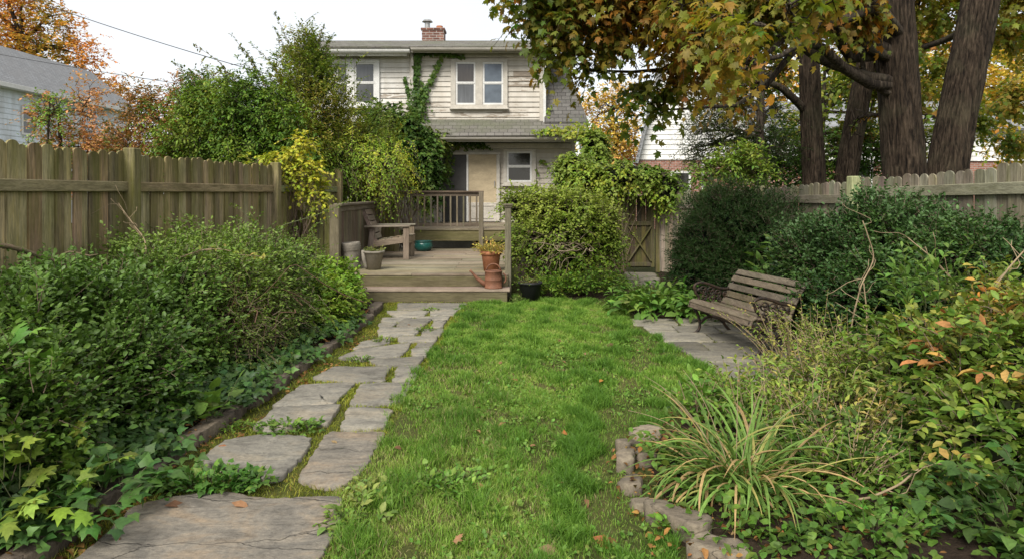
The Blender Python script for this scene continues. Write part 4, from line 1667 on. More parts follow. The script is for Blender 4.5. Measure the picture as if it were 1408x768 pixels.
def tuft(root, c, r, n, k, L, leaf, size, pal, up=1.0, droop=.25, name='foliage', rnd=.5):
    c = np.asarray(c, float)
    a = rng.uniform(0, 2 * pi, n)
    q = r * np.sqrt(rng.random(n))
    P = c + np.c_[q * np.cos(a), q * np.sin(a), np.zeros(n)]
    D = nrm(np.c_[np.cos(a) * q / r * .8, np.sin(a) * q / r * .8, np.full(n, up)] + rnd * rng.normal(size=(n, 3)) * .5)
    C, A, N, line = sprig(P, D, L * rng.uniform(.5, 1.2, n), k, 50, droop, t0=.2)
    cols = pick(C, pal, .3, 6)
    s = rng.uniform(.6, 1.2, len(C))
    leaves(name, C, A, N, size[0] * s, size[1] * s, leaf, cols, M['leaf'], root)
    tubes('stems', line, np.full(line.shape[:2], .0022) * np.linspace(1.2, .5, 4), M['twig'], root, 3)


# tall leaning weathered pot, wrapped rim
c = np.array([-2.56, 10.98, DL])
tp = thing('tall_pot', 'tall leaning weathered pot with folded rim by the deck post', 'pot', c)
R = rotx(.02) @ roty(-.09)
mb = MB()
mb.lathe([(0, 0), (.11, 0), (.125, .02), (.14, .25), (.145, .30), (.16, .315), (.15, .34), (.165, .355), (.15, .375), (.165, .39), (.15, .41), (.155, .425), (.13, .43), (.12, .38), (0, .36)], c, 26, (.5, .5, .5), R, .03)
mb.build('pot', M['pot_grey'], tp, False)
mb = MB()
mb.tube([c + np.array([.17, -.03, .3]), c + np.array([.19, -.06, .18]), c + np.array([.22, -.06, .05]), c + np.array([.25, -.05, .0])], [.03, .035, .03, .02], 8)
mb.build('fold', M['pot_grey'], tp, False)
bp = pot('planter', 'round weathered planter with small weeds beside the tall leaning pot', 'planter', np.array([-2.2, 10.9, DL]), .10, .155, .30, 'pot_grey', .035, 30, None, .01)
tuft(bp, (-2.2, 10.9, DL + .27), .12, 40, 5, .11, T_SMALL, (.035, .02), [(.10, .16, .05), (.16, .2, .08), (.2, .19, .1)])
c = np.array([-1.86, 14.35, DL])
tl = thing('teal_pot', 'squat glazed teal pot at the back of the deck', 'pot', c)
mb = MB()
mb.lathe([(0, 0), (.13, 0), (.18, .05), (.195, .11), (.18, .17), (.165, .195), (.185, .2), (.185, .215), (.155, .215), (.15, .18), (0, .17)], c, 30)
mb.build('pot', M['pot_teal'], tl, False)
c = np.array([-.33, 10.75, DL])
tpot = pot('terracotta_pot', 'orange terracotta pot with yellowing plant beside the capped post', 'pot', c, .115, .155, .31, 'pot_terra', .06)
tuft(tpot, c + np.array([0, 0, .26]), .13, 130, 8, .28, T_SMALL, (.042, .018), [(.13, .17, .05), (.26, .26, .08), (.4, .32, .12), (.3, .19, .1)], .9, .3)
c = np.array([.27, 10.08, .0])
bpot = pot('black_pot', 'black plastic nursery pot on the lawn edge right of the steps', 'pot', c, .125, .17, .29, 'pot_black', .03)
tuft(bpot, c + np.array([0, 0, .25]), .13, 34, 5, .13, T_SMALL, (.04, .022), [(.05, .09, .03), (.09, .13, .04), (.14, .12, .06)])

c = np.array([-.275, 10.14, .19])
wcn = thing('watering_can', 'rusty brown watering can with long spout standing on the step', 'watering can', c)
mb = MB()
mb.lathe([(0, .0), (.128, .0), (.134, .006), (.134, .018), (.128, .022), (.128, .12), (.131, .125), (.128, .13), (.127, .235), (.132, .24), (.132, .255), (.122, .258), (.07, .262), (.065, .25), (0, .235)], c, 36)
mb.build('body', M['rust'], wcn, False)
mb = MB()
sp = np.array([(-.10, 0, .05), (-.17, 0, .085), (-.25, 0, .15), (-.325, -.0, .235), (-.35, 0, .26)]) + c
mb.tube(sp, [.042, .034, .024, .016, .02], 12)
mb.build('spout', M['rust'], wcn, False)
mb = MB()
t = np.linspace(.12, pi - .12, 14)
mb.tube(np.c_[np.cos(t) * .105, np.zeros(14), .25 + np.sin(t) * .105] + c, .011, 8)
mb.build('handle', M['rust'], wcn, False)
mb = MB()
t = np.linspace(-.9, 1.2, 10)
mb.tube(np.c_[.11 + np.cos(t) * .075, np.zeros(10), .14 + np.sin(t) * .085] + c, .01, 8)
mb.build('handle', M['rust'], wcn, False)

# ------------------------------------------------------------------ garden bench
bo = np.array([2.10, 7.80])
e1 = nrm(np.array([.265, -1.1]))
e2 = nrm(np.array([1.1, .265]))
bn = thing('garden_bench', 'old slatted bench with scrolled black iron ends on the stone patio', 'bench', (2.4, 7.2, 0))
TB = xf(bo, e1, e2)
T = lambda x, y, z: TB(x, y * .93, z * .92)
BL = 1.18


def smooth(pts, n=4):
    p = np.asarray(pts, float)
    out = []
    for i in range(len(p) - 1):
        p0, p1, p2, p3 = p[max(i - 1, 0)], p[i], p[i + 1], p[min(i + 2, len(p) - 1)]
        for t in np.arange(n) / n:
            out.append(.5 * (2 * p1 + (p2 - p0) * t + (2 * p0 - 5 * p1 + 4 * p2 - p3) * t * t + (3 * p1 - p0 - 3 * p2 + p3) * t ** 3))
    out.append(p[-1])
    return np.array(out)


seatc = smooth([(-.07, .345), (-.05, .38), (.0, .392), (.12, .372), (.28, .352), (.38, .36)])
backc = smooth([(.40, .38), (.44, .46), (.485, .56), (.545, .66), (.61, .735)])
endcurves = [
    [(-.04, .0), (.0, .012), (.045, .06), (.05, .15), (.01, .27), (-.045, .335), (-.075, .36), (-.05, .39), (.0, .40)],
    [(.0, .395), (.12, .37), (.28, .345), (.39, .36), (.44, .46), (.485, .56), (.545, .66), (.615, .745), (.65, .75)],
    [(.38, .36), (.36, .24), (.38, .12), (.45, .03), (.51, .0), (.55, .01)],
    [(.475, .55), (.40, .54), (.30, .555), (.18, .60), (.07, .625), (-.01, .60), (-.02, .55), (.02, .53), (.05, .555)],
    [(-.01, .57), (.0, .50), (.04, .45), (.03, .40)],
    [(.05, .12), (.14, .19), (.22, .20), (.30, .19), (.37, .12)],
    [(.03, .3), (.12, .26), (.22, .2), (.32, .26), (.37, .31)],
]
scrolls = [(.10, .53, .05), (.20, .51, .055), (.30, .48, .05), (.12, .44, .04), (.22, .42, .045), (.32, .41, .03), (.40, .47, .035), (.10, .32, .035), (.33, .29, .03), (.22, .3, .04)]
for x in (0.0, BL):
    mb = MB()
    for cv in endcurves:
        p = smooth(cv, 5)
        P = np.array([T(x, a, b) for a, b in p])
        mb.tube(P, .0165, 7)
    for a, b, r in scrolls:
        th = np.linspace(0, 2 * pi * 1.15, 16)
        rr = r * np.linspace(1, .7, 16)
        P = np.array([T(x, a + q * cos(s), b + q * sin(s)) for s, q in zip(th, rr)])
        mb.tube(P, .0085, 6)
        for s in (.6, 2.7, 4.8):
            P = np.array([T(x, a + r * cos(s) * f, b + r * sin(s) * f) for f in (.1, .6, 1.25)])
            mb.tube(P, [.012, .008, .006], 5)
    mb.build('end_frame', M['iron'], bn, False)
sw = lambda: woodcol((.185, .155, .11), .22)
for i in range(5):
    t = i / 4
    k = t * (len(seatc) - 1)
    a = seatc[int(k)]
    b = seatc[min(int(k) + 1, len(seatc) - 1)] if int(k) < len(seatc) - 1 else a + (a - seatc[-2])
    tg = nrm(b - a)
    n3 = nrm(e2[0] * -tg[1] * np.array([1, 0, 0]) + e2[1] * -tg[1] * np.array([0, 1, 0]) + UP * tg[0])
    mb = MB()
    mb.beam(T(-.03, a[0], a[1] + .02), T(BL + .03, a[0], a[1] + .02), .072, .022, sw(), n3, .007)
    mb.build('seat_slat', M['bench'], bn)
for i in range(5):
    t = .06 + i * .225
    k = min(t, .999) * (len(backc) - 1)
    a, b = backc[int(k)], backc[min(int(k) + 1, len(backc) - 1)]
    p = a + (b - a) * (k - int(k))
    tg = nrm(b - a)
    n3 = nrm(np.append(e2 * -tg[1], tg[0]))
    q = p + np.array([-tg[1], tg[0]]) * .02
    mb = MB()
    mb.beam(T(-.03, *q), T(BL + .03, *q), .07, .02, sw(), n3, .007)
    mb.build('back_slat', M['bench'], bn)
mb = MB()
mb.tube([T(0, .22, .2), T(BL, .22, .2)], .012, 6)
mb.build('tie_rod', M['iron'], bn)

# ================================================================== planting
def inpoly(P, poly):
    x, y = P[:, 0], P[:, 1]
    c = np.zeros(len(P), bool)
    n = len(poly)
    for i in range(n):
        x0, y0 = poly[i]
        x1, y1 = poly[(i + 1) % n]
        m = ((y0 > y) != (y1 > y)) & (x < (x1 - x0) * (y - y0) / (y1 - y0 + 1e-12) + x0)
        c ^= m
    return c


def blades(name, P, h, wd, cols, mat, parent=None, lean=.45, curve=.5):
    """bent grass blades of five points"""
    n = len(P)
    a = rng.uniform(0, 2 * pi, n)
    d = np.c_[np.cos(a), np.sin(a), np.zeros(n)]
    b = rng.uniform(0, 2 * pi, n)
    s = np.c_[np.cos(b), np.sin(b), np.zeros(n)]
    le = np.abs(rng.normal(0, lean, n))
    cu = np.abs(rng.normal(0, curve, n))
    h = h[:, None]
    mid = P + UP * h * .55 + d * h * (le * .45)[:, None]
    tip = P + UP * h * (1 - .25 * np.minimum(cu, 1.6))[:, None] + d * h * (le + cu * .6)[:, None]
    w2 = (wd / 2)[:, None]
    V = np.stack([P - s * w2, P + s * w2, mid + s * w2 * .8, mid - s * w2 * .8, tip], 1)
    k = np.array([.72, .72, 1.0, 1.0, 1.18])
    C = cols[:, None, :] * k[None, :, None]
    loops = (np.array([0, 1, 2, 3, 3, 2, 4])[None] + (np.arange(n) * 5)[:, None]).ravel()
    st = (np.array([0, 4])[None] + (np.arange(n) * 7)[:, None]).ravel()
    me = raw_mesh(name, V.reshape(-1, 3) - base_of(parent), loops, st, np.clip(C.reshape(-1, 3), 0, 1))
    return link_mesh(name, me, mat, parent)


# ------------------------------------------------------------------ lawn grass
def lawn_pts(n, y0, y1):
    y = rng.uniform(y0, y1, n)
    x = rng.uniform(-1.0, 2.2, n)
    edge = .05 * noise(np.c_[x, y, x * 0], 2.5)
    ok = (x > left_lawn(y) - .05 + edge) & (x < right_lawn(y) + .03 + edge)
    ok &= ~((y > 9.97) & (x < .02))
    p = np.c_[x, y, np.zeros(n)][ok]
    for q in FLAGP[:3]:
        p = p[~inpoly(p, q)]
    return p


near = lawn_pts(200000, 2.7, 5.4)
far = lawn_pts(185000, 5.4, 10.6)
GP = np.concatenate([near, far])
n1 = noise(GP, .9, 1)
n2 = noise(GP, 3.2, 2)
n3 = noise(GP, 7.0, 4)
thin = (n1 * .4 + n2 * .4 + n3 * .4 < -.18) & (rng.random(len(GP)) < .82)
left_dry = (GP[:, 0] < -.2 + .35 * n2) & (GP[:, 1] < 6.0) & (rng.random(len(GP)) < .42)
keep = ~(thin | left_dry)
GP, n1, n2, n3 = GP[keep], n1[keep], n2[keep], n3[keep]
h = (.034 + .016 * n2 + .030 * np.maximum(n3, 0)) * rng.uniform(.6, 1.35, len(GP))
h = np.maximum(h, .014)
tuftm = (n3 > .45) & (n2 > -.1)
h[tuftm] *= 1.35
pal = np.array([(.09, .195, .024), (.145, .275, .034), (.20, .345, .048), (.265, .40, .065), (.35, .42, .10)])
q = np.clip(.36 - .24 * n2 - .3 * n3 + .22 * n1 + rng.normal(0, .2, len(GP)), 0, .999) * 4
i0 = q.astype(int)
gc_ = pal[i0] * (1 - (q - i0))[:, None] + pal[np.minimum(i0 + 1, 4)] * (q - i0)[:, None]
dryp = np.where((GP[:, 0] < .2 + .3 * n1) & (GP[:, 1] < 6.5),   .25, .06) + .10 * np.maximum(-n2, 0) - .12 * n3
straw = rng.random(len(GP)) < dryp
gc_[straw] = np.array([.42, .36, .17]) * rng.uniform(.55, 1.15, (straw.sum(), 1))
h[straw] *= .7
gc_ *= rng.uniform(.75, 1.22, (len(GP), 1))
wd = np.where(GP[:, 1] < 5.4, .0034, .0058) * rng.uniform(.7, 1.3, len(GP))
tag(blades('lawn_grass', GP, h, wd, gc_, M['grass']), kind='stuff')

# short mossy grass in the joints of the path
n = 90000
y = rng.uniform(2.6, 10.0, n)
x = rng.uniform(-2.05, -.55, n)
ok = (x > curb_x(y) + .0) & (x < left_lawn(y) + .03)
P = np.c_[x, y, np.full(n, -.006)][ok]
ins = np.zeros(len(P), bool)
for q_ in FLAGP:
    c = q_.mean(0)
    ins |= inpoly(P, c + (q_ - c) * .97)
P = P[~ins]
m1 = noise(P, 2.2, 3)
right_bias = (P[:, 0] - curb_x(P[:, 1])) / (left_lawn(P[:, 1]) - curb_x(P[:, 1]))
P = P[(rng.random(len(P)) < .25 + .75 * np.clip(m1 * .6 + right_bias, 0, 1))]
c = pick(P, [(.09, .12, .02), (.14, .18, .03), (.2, .24, .045), (.26, .22, .08)], .5, 3)
hh = (.018 + .012 * np.maximum(noise(P, 4, 5), 0)) * rng.uniform(.5, 1.6, len(P))
tag(blades('joint_moss', P, hh, np.where(P[:, 1] < 5, .0035, .006) * rng.uniform(.7, 1.3, len(P)), c, M['grass'], None, .7, .6), kind='stuff')
# moss in the joints of the patio
n = 26000
P = np.c_[rng.uniform(1.4, 3.2, n), rng.uniform(5.5, 8.7, n), np.full(n, -.004)]
ins = np.zeros(n, bool)
for q_ in PATP:
    ins |= inpoly(P, q_)
P = P[~ins]
P = P[(P[:, 0] > right_lawn(P[:, 1]) - .02)]
P = P[rng.random(len(P)) < .35 + .4 * noise(P, 2, 2)]
tag(blades('patio_moss', P, rng.uniform(.014, .034, len(P)), np.full(len(P), .005), pick(P, [(.07, .09, .02), (.12, .15, .03), (.17, .18, .05)], .4, 3), M['grass'], None, .7, .6), kind='stuff')

# ------------------------------------------------------------------ dry leaf litter and fallen leaves
def litter(name, x0, x1, y0, y1, n, z, cond=None, size=.045):
    y = rng.uniform(y0, y1, n)
    x = rng.uniform(0, 1, n)
    x = x0(y) + (x1(y) - x0(y)) * x
    P = np.c_[x, y, z + rng.uniform(0, .02, n)]
    if cond is not None:
        P = P[cond(P)]
    n = len(P)
    a = rng.normal(size=(n, 3)) * np.array([1, 1, .25])
    N = UP + .35 * rng.normal(size=(n, 3))
    c = pick(P, [(.05, .03, .018), (.11, .06, .03), (.20, .115, .055), (.28, .17, .08)], .3, 2)
    s = rng.uniform(.4, 1.2, n) * size
    o = leaves(name, P, a, N, s, s * .6, T_OVAL, c, M['dry'], None, .4)
    return tag(o, kind='stuff')


litter('leaf_litter', lambda y: curb_x(y) - .02, lambda y: curb_x(y) + .26, 2.8, 7.5, 420, .0, lambda P: noise(P, 1.5, 6) > -.1)
litter('leaf_litter', lambda y: curb_x(y) - 1.2, lambda y: curb_x(y) - .05, 2.8, 9.0, 1100, .08)
litter('leaf_litter', lambda y: right_lawn(y) - .05, lambda y: right_lawn(y) + 1.3, 2.6, 5.6, 1100, .06)
litter('leaf_litter', lambda y: right_lawn(y) - .12, lambda y: right_lawn(y) + .1, 2.8, 5.4, 130, .012, None, .035)

FL = [((815, 737), .10, (.33, .12, .05), 'large pointed red brown leaf lying on the lawn near the edging stones'),
      ((668, 669), .085, (.25, .13, .06), 'curled brown leaf beside the clover patch in the lawn'),
      ((557, 673), .06, (.36, .22, .11), 'tan crumpled leaf at the left of the clover patch'),
      ((712, 522), .06, (.34, .18, .08), 'upright tan leaf in the middle of the lawn'),
      ((824, 525), .06, (.42, .20, .05), 'bright orange leaf on the right half of the lawn'),
      ((834, 478), .085, (.13, .065, .04), 'dark curled leaf on the far right of the lawn'),
      ((803, 485), .05, (.30, .17, .10), 'pale brown leaf just left of the dark curled one'),
      ((767, 509), .06, (.14, .08, .05), 'small dark leaf in the far middle of the lawn'),
      ((785, 423), .08, (.25, .12, .06), 'brown leaf at the far edge of the lawn by the black pot'),
      ((695, 580), .06, (.30, .15, .08), 'ragged brown leaf in the centre of the lawn'),
      ((774, 592), .045, (.42, .14, .05), 'small red orange leaf in the lawn, a step from the edging curve'),
      ((740, 752), .09, (.27, .18, .10), 'crumpled tan leaf at the bottom middle of the lawn'),
      ((625, 745), .06, (.35, .19, .10), 'tan leaf at the near left of the lawn'),
      ((690, 497), .05, (.28, .15, .08), 'small brown leaf on the lawn far from the stones'),
      ((845, 745), .06, (.20, .08, .035), 'narrow dark red leaf next to the large pointed one')]
for (u, v), s, c, lab in FL:
    p = G(u, v, .035)
    o = leaves('fallen_leaf', np.zeros((1, 3)), np.array([[rng.normal(), rng.normal(), .25]]), np.array([[rng.normal() * .4, -.55, 1.0]]), s, s * .62,
               T_OVAL if rng.random() < .6 else T_MAPLE, np.array([c]), M['dry'], None, .5)
    o.location = tuple(p)
    tag(o, lab, 'fallen leaf', 'fallen leaves on the lawn')
for i in range(34):
    y = rng.uniform(3.3, 9.6)
    x = rng.uniform(left_lawn(y) + .1, right_lawn(y) - .15)
    s = rng.uniform(.03, .055)
    o = leaves('fallen_leaf', np.zeros((1, 3)), np.array([[rng.normal(), rng.normal(), .2]]), np.array([[rng.normal() * .5, rng.normal() * .5, 1.0]]), s, s * .6,
               T_OVAL, np.array([(.26, .14, .07)]) * rng.uniform(.5, 1.3), M['dry'], None, .5)
    o.location = (x, y, .03)
    tag(o, 'tiny brown leaf scrap caught among the lawn grass', 'fallen leaf', 'tiny leaf scraps on the lawn')
# leaves lying on the flagstones
for (u, v, s, c, lab) in [(560, 446, .05, (.25, .14, .07), 'brown leaf on the path near the deck'), (455, 605, .05, (.28, .2, .1), 'tan leaf on the mossy joint before the large pale slab'),
                          (318, 690, .10, (.30, .16, .08), 'long dry leaf at the back edge of the huge cracked slab'), (300, 612, .08, (.30, .13, .06), 'orange brown leaf by the curb beside the stained slab'),
                          (225, 695, .12, (.19, .10, .055), 'long brown dead leaf beside the curb at the huge slab')]:
    p = G(u, v, .03)
    o = leaves('fallen_leaf', np.zeros((1, 3)), np.array([[1, rng.normal() * .6, .05]]), np.array([[0, -.3, 1.0]]), s, s * .45, T_OVAL, np.array([c]), M['dry'], None, .3)
    o.location = tuple(p)
    tag(o, lab, 'fallen leaf', 'fallen leaves on the path')


def weed(name, label, c, rx, ry, n, k, L, leaf, size, pal, up=.8, droop=.3, mat='leaf', h=.0, group=None, zb=.0, cat='weed', flat=.7, spread=55):
    """low spreading plant: stems fan out from many rooted points"""
    root = thing(name, label, cat, (c[0], c[1], zb), group)
    a = rng.uniform(0, 2 * pi, n)
    q = np.sqrt(rng.random(n))
    P = np.c_[c[0] + rx * q * np.cos(a), c[1] + ry * q * np.sin(a), np.full(n, zb + .01)]
    P[:, 2] += h * (1 - q ** 2) * rng.random(n)
    D = nrm(np.c_[np.cos(a) * q, np.sin(a) * q, np.full(n, up)] + .3 * rng.normal(size=(n, 3)) * np.array([1, 1, .4]))
    C, A, N, line = sprig(P, D, L * rng.uniform(.5, 1.25, n), k, spread, droop, t0=.25, flat=flat)
    cols = pick(C, pal, .4, 4)
    s = rng.uniform(.55, 1.2, len(C))
    leaves('foliage', C, A, N, size[0] * s, size[1] * s, leaf, cols, M[mat], root, .2)
    tubes('stems', line, np.full(line.shape[:2], .0024) * np.linspace(1.3, .6, 4), M['stem'], root, 3)
    return root


M['stem'] = m_simple('green_stem', (.09, .10, .04), .7, .3, 15)
M['drystem'] = m_simple('dry_stem', (.27, .20, .12), .8, .3, 15)
GRN = [(.03, .075, .018), (.05, .11, .025), (.075, .15, .035), (.11, .19, .05)]
g = G(612, 672)
weed('clover_patch', 'round leaved clover patch in the near left of the lawn', g, .20, .13, 90, 4, .075, T_HEART, (.032, .03), [(.06, .14, .03), (.10, .2, .05), (.15, .25, .08)], 1.1, .2)
g = G(500, 700)
weed('broadleaf_weed', 'pale broadleaf weeds at the lawn edge beside the huge slab', g, .13, .28, 46, 4, .09, T_OVAL, (.05, .03), [(.07, .12, .04), (.11, .18, .06), (.18, .22, .09)], .8, .3)
g = G(290, 668)
weed('low_weed', 'dark leafy weed clump creeping over the back edge of the huge slab', (g[0], g[1]), .31, .12, 130, 5, .11, T_IVY, (.042, .038), [(.03, .085, .02), (.05, .125, .03), (.09, .17, .045)], 1.0, .35)
g = G(398, 592)
weed('low_weed', 'small weed clump between the stained slabs and the curb', (g[0], g[1]), .20, .11, 80, 5, .08, T_IVY, (.034, .028), [(.04, .095, .02), (.07, .14, .03), (.10, .18, .045)], 1.0, .35)
for i, (u, v, lab) in enumerate([(330, 590, 'tuft of weeds against the curb by the leaf litter'), (495, 497, 'mossy tuft in the gap of the middle path'), (528, 470, 'bright tuft beside the triangular flagstone'),
                                 (585, 455, 'weed tuft in the upright joint near the deck'), (470, 720, 'grassy tuft at the right of the huge slab'), (592, 428, 'small weed sprouting near the deck step')]):
    g = G(u, v)
    weed('path_tuft', lab, (g[0], g[1]), .09, .08, 30, 4, .06, T_SMALL, (.03, .016), [(.06, .12, .02), (.10, .18, .035), (.15, .2, .06)], 1.0, .3, group='weed tufts of the path')

# ------------------------------------------------------------------ left border
HEDGE = [(.020, .05, .010), (.032, .074, .014), (.05, .104, .020), (.075, .135, .030)]
hA = [(-3.3, 3.2, .32, .80, .75, .52), (-3.35, 4.0, .36, .82, .75, .54), (-3.25, 4.7, .37, .78, .7, .52), (-3.35, 5.5, .42, .74, .7, .52), (-2.95, 5.3, .32, .5, .6, .40), (-2.8, 4.3, .26, .42, .6, .34)]
shrub('low_hedge_shrub', 'dense dark glossy low hedge filling the near left border', 'hedge', (-3.0, 4.3, .05), hA, 13000, 9, .17, T_OVAL, (.044, .026), HEDGE, 'gloss', .55, .45, 58, .12,
      stems=30, r0=.016, twigfrac=.35, lump=.28, shell=(.7, 1.07), tip=(.14, .235, .05), seed=1, bright=.4, tw=.55)
hB = [(-3.2, 6.4, .54, .62, .7, .50), (-2.98, 7.2, .58, .64, .75, .52), (-3.1, 8.1, .50, .55, .7, .42), (-2.7, 6.8, .42, .42, .6, .38)]
shrub('mounded_shrub', 'mounded bright topped shrub in mid left border before the fence', 'shrub', (-2.9, 7.2, .05), hB, 8500, 8, .19, T_OVAL, (.038, .022), [(.03, .07, .018), (.05, .105, .022), (.085, .15, .03), (.12, .185, .04)], 'gloss', .6, .5, 58, .2,
      stems=24, lump=.36, shell=(.66, 1.08), tip=(.18, .26, .045), twigfrac=.4, corecol=(.012, .009, .005), seed=2, bright=.4, tw=.55)
# brown tangle on the path side
hC = [(-2.42, 6.0, .34, .30, .5, .30), (-2.38, 6.8, .40, .28, .55, .34)]
tg_ = shrub('dead_tangle', 'brown tangle of dead twigs hanging over the border curb', 'dead shrub', (-2.3, 6.4, .05), hC, 2300, 7, .17, T_SMALL, (.028, .016), [(.06, .05, .02), (.06, .095, .024), (.08, .13, .03), (.11, .17, .035)], 'leaf', .1, .9, 55, .3,
            stems=0, twigfrac=.4, dark=False, lump=.4, shell=(.3, 1.1))
P, N = surf(hC, 150, (.6, 1.15), .08, .2)
P = P[:55]
SP, SR = stemcurves((-2.75, 6.5, .5), P, 9, .45, .006, .002, .5, .35)
tubes('twig_tangle', SP, SR, m_simple('dead_twig', (.13, .075, .045), .9, .4, 20), tg_, 4)
# ivy skirt at the curb: a creeping mass
n = 1500
y = rng.uniform(2.9, 8.2, n)
x = curb_x(y) - .14 - rng.random(n) ** 1.2 * .7 + np.where(noise(np.c_[y, y * 0, y * 0], 2.5, 4) > -.25, .25, 0) * rng.random(n)
P = np.c_[x, y, .08 + (curb_x(y) - x) * .30 * rng.random(n)]
D = nrm(np.c_[rng.normal(.1, .5, n), rng.normal(-.1, .5, n), rng.uniform(.2, .9, n)])
C, A, N, line = sprig(P, D, rng.uniform(.07, .16, n), 4, 55, .35, flat=.6)
N = N + np.array([.5, -.5, 0])
s = rng.uniform(.6, 1.25, len(C))
o = leaves('ivy_ground_cover', C, A, N, .058 * s, .052 * s, T_IVY, pick(C, [(.022, .055, .022), (.035, .08, .03), (.05, .11, .035), (.085, .15, .045)], .5, 2), M['gloss'], None, .25)
tag(o, kind='stuff')
# bright green plants before the deck
hD = [(-2.24, 7.7, .17, .22, .35, .22), (-2.24, 8.3, .20, .26, .45, .28), (-2.32, 9.0, .16, .24, .5, .24), (-2.5, 9.2, .24, .35, .4, .36)]
shrub('bright_border_plant', 'bright yellow green leafy plants spilling from the border before the deck', 'plant', (-2.1, 8.8, .05), hD, 1500, 6, .17, T_OVAL, (.07, .04), [(.07, .15, .025), (.12, .22, .035), (.17, .27, .05), (.22, .28, .07)], 'leaf', .8, .5, 55, .35,
      stems=16, r0=.006, lump=.3, corecol=(.03, .04, .012))
shrub('fence_corner_shrub', 'loose pale shrub between the mossy fence and the deck post', 'shrub', (-3.0, 9.8, .05), [(-3.1, 9.5, .40, .4, .5, .45), (-3.1, 10.2, .4, .25, .25, .5)], 900, 7, .2, T_SMALL, (.04, .02),
      [(.05, .10, .02), (.09, .15, .03), (.14, .19, .05)], 'leaf', .6, .7, 55, .3, stems=16, r0=.008, lump=.35, corecol=(.02, .02, .01))
# large leaved seedlings
g = G(300, 598)
weed('broad_leaved_seedling', 'young plant with large rounded leaves beside the curb and dark hedge', (g[0] - .12, g[1] + .1), .10, .08, 12, 3, .26, T_HEART, (.105, .085), [(.05, .12, .03), (.08, .16, .045), (.11, .2, .06)], 1.3, .3, zb=.08, cat='plant', h=.06)
root = weed('broad_leaved_plant', 'yellow green lobed plant in the near left corner below the hedge', (-2.30, 3.18), .20, .24, 26, 4, .34, T_MAPLE, (.10, .10), [(.07, .12, .025), (.12, .18, .04), (.18, .23, .06)], 1.3, .4, zb=.1, cat='plant', h=.25)
weed('ivy_plant', 'dark ivy trailing over the curb in the near left corner', (-2.05, 3.28), .20, .35, 46, 5, .2, T_IVY, (.075, .068), [(.025, .065, .022), (.04, .10, .03), (.06, .13, .04)], .6, .5, 'gloss', zb=.09, cat='ivy', h=.1)
weed('broad_leaved_plant', 'pale leaved plant climbing at the left edge above the hedge', (-2.75, 3.55), .22, .2, 14, 3, .3, T_MAPLE, (.11, .11), [(.06, .14, .03), (.10, .19, .05)], 1.0, .4, zb=.62, cat='plant', h=.25)
# arching wands over the hedge
def wand(name, label, pts, r0, r1, leafn=0, leafsize=(.04, .02), pal=GRN, mat='drystem', leaf=T_SMALL, cat='stem', twigs=0, group=None, L=.0):
    p = smooth(np.array(pts, float), 6)
    root = thing(name, label, cat, pts[0], group)
    mb = MB()
    R = np.linspace(r0, r1, len(p))
    mb.tube(p + .012 * noise(p, 6, 2)[:, None] * np.array([1, 1, .5]), R, 6)
    for _ in range(twigs):
        i = rng.integers(len(p) // 4, len(p) - 1)
        d = nrm(rng.normal(size=3) + UP * .5 + nrm(p[min(i + 1, len(p) - 1)] - p[i - 1]))
        l = rng.uniform(.12, .35)
        t = np.linspace(0, 1, 6)[:, None]
        mb.tube(p[i] + d * l * t + .03 * np.sin(t * 5) * rng.normal(size=3), np.linspace(R[i] * .55, r1 * .6, 6), 5)
    mb.build('stem', M[mat], root, False)
    if leafn:
        k = rng.integers(len(p) // 5, len(p), leafn)
        P = p[k] + .01 * rng.normal(size=(leafn, 3))
        T = nrm(np.gradient(p, axis=0))[k]
        A = nrm(T * .6 + rng.normal(size=(leafn, 3)) * .8)
        s = rng.uniform(.6, 1.2, leafn)
        leaves('foliage', P, A, UP + .5 * rng.normal(size=(leafn, 3)), leafsize[0] * s, leafsize[1] * s, leaf, pick(P, pal, .3, 3), M['leaf'], root)
    return root


M['deadwood'] = m_simple('mossy_dead_wood', (.15, .105, .07), .9, .4, 14, .5, .01, .2, 0, (.10, .10, .04))
wand('dead_branch', 'thick mossy dead branch leaning on the hedge by the left fence', [(-4.0, 4.7, 1.35), (-3.7, 5.0, 1.2), (-3.5, 5.5, 1.0), (-3.3, 5.9, .92), (-3.1, 6.3, .86)], .024, .010, 150, (.04, .022), GRN, 'deadwood', twigs=9, cat='branch')
wand('bramble_wand', 'long green wand arching up from the mounded shrub before the fence', [(-3.0, 7.6, 1.0), (-2.7, 7.9, 1.2), (-2.3, 8.2, 1.35), (-2.95 + .9, 8.6, 1.5)], .008, .003, 130, (.03, .016), [(.09, .14, .03), (.14, .2, .05)], 'stem', cat='wand')
wand('dead_twig', 'forked grey twig rising before the mossy fence', [(-3.3, 6.2, .95), (-3.4, 6.3, 1.15), (-3.55, 6.4, 1.32), (-3.75, 6.5, 1.5)], .009, .003, 0, twigs=7, cat='twig')
wand('dead_twig', 'pale dry stalk lying across the top of the mounded shrub', [(-2.95, 6.0, 1.02), (-2.7, 6.1, 1.1), (-2.45, 6.15, 1.05), (-2.3, 6.3, 1.0)], .006, .003, 24, (.06, .03), [(.25, .25, .1), (.15, .2, .05)], twigs=5, cat='twig')
for i, (x, y, z, lab) in enumerate([(-3.2, 8.4, 1.1, 'upright leafy wand on the mounded shrub left of the deck'), (-3.6, 7.0, 1.0, 'upright leafy wand against the mossy fence'), (-2.5, 8.6, .95, 'leafy wand leaning to the deck from the mounded shrub')]):
    wand('leafy_wand', lab, [(x, y, z - .3), (x + .05, y, z), (x + .1 * rng.normal(), y, z + .22), (x + .3 * rng.normal(), y + .05, z + .36)], .006, .002, 70, (.035, .018), [(.08, .13, .03), (.13, .19, .05)], 'stem', cat='wand')

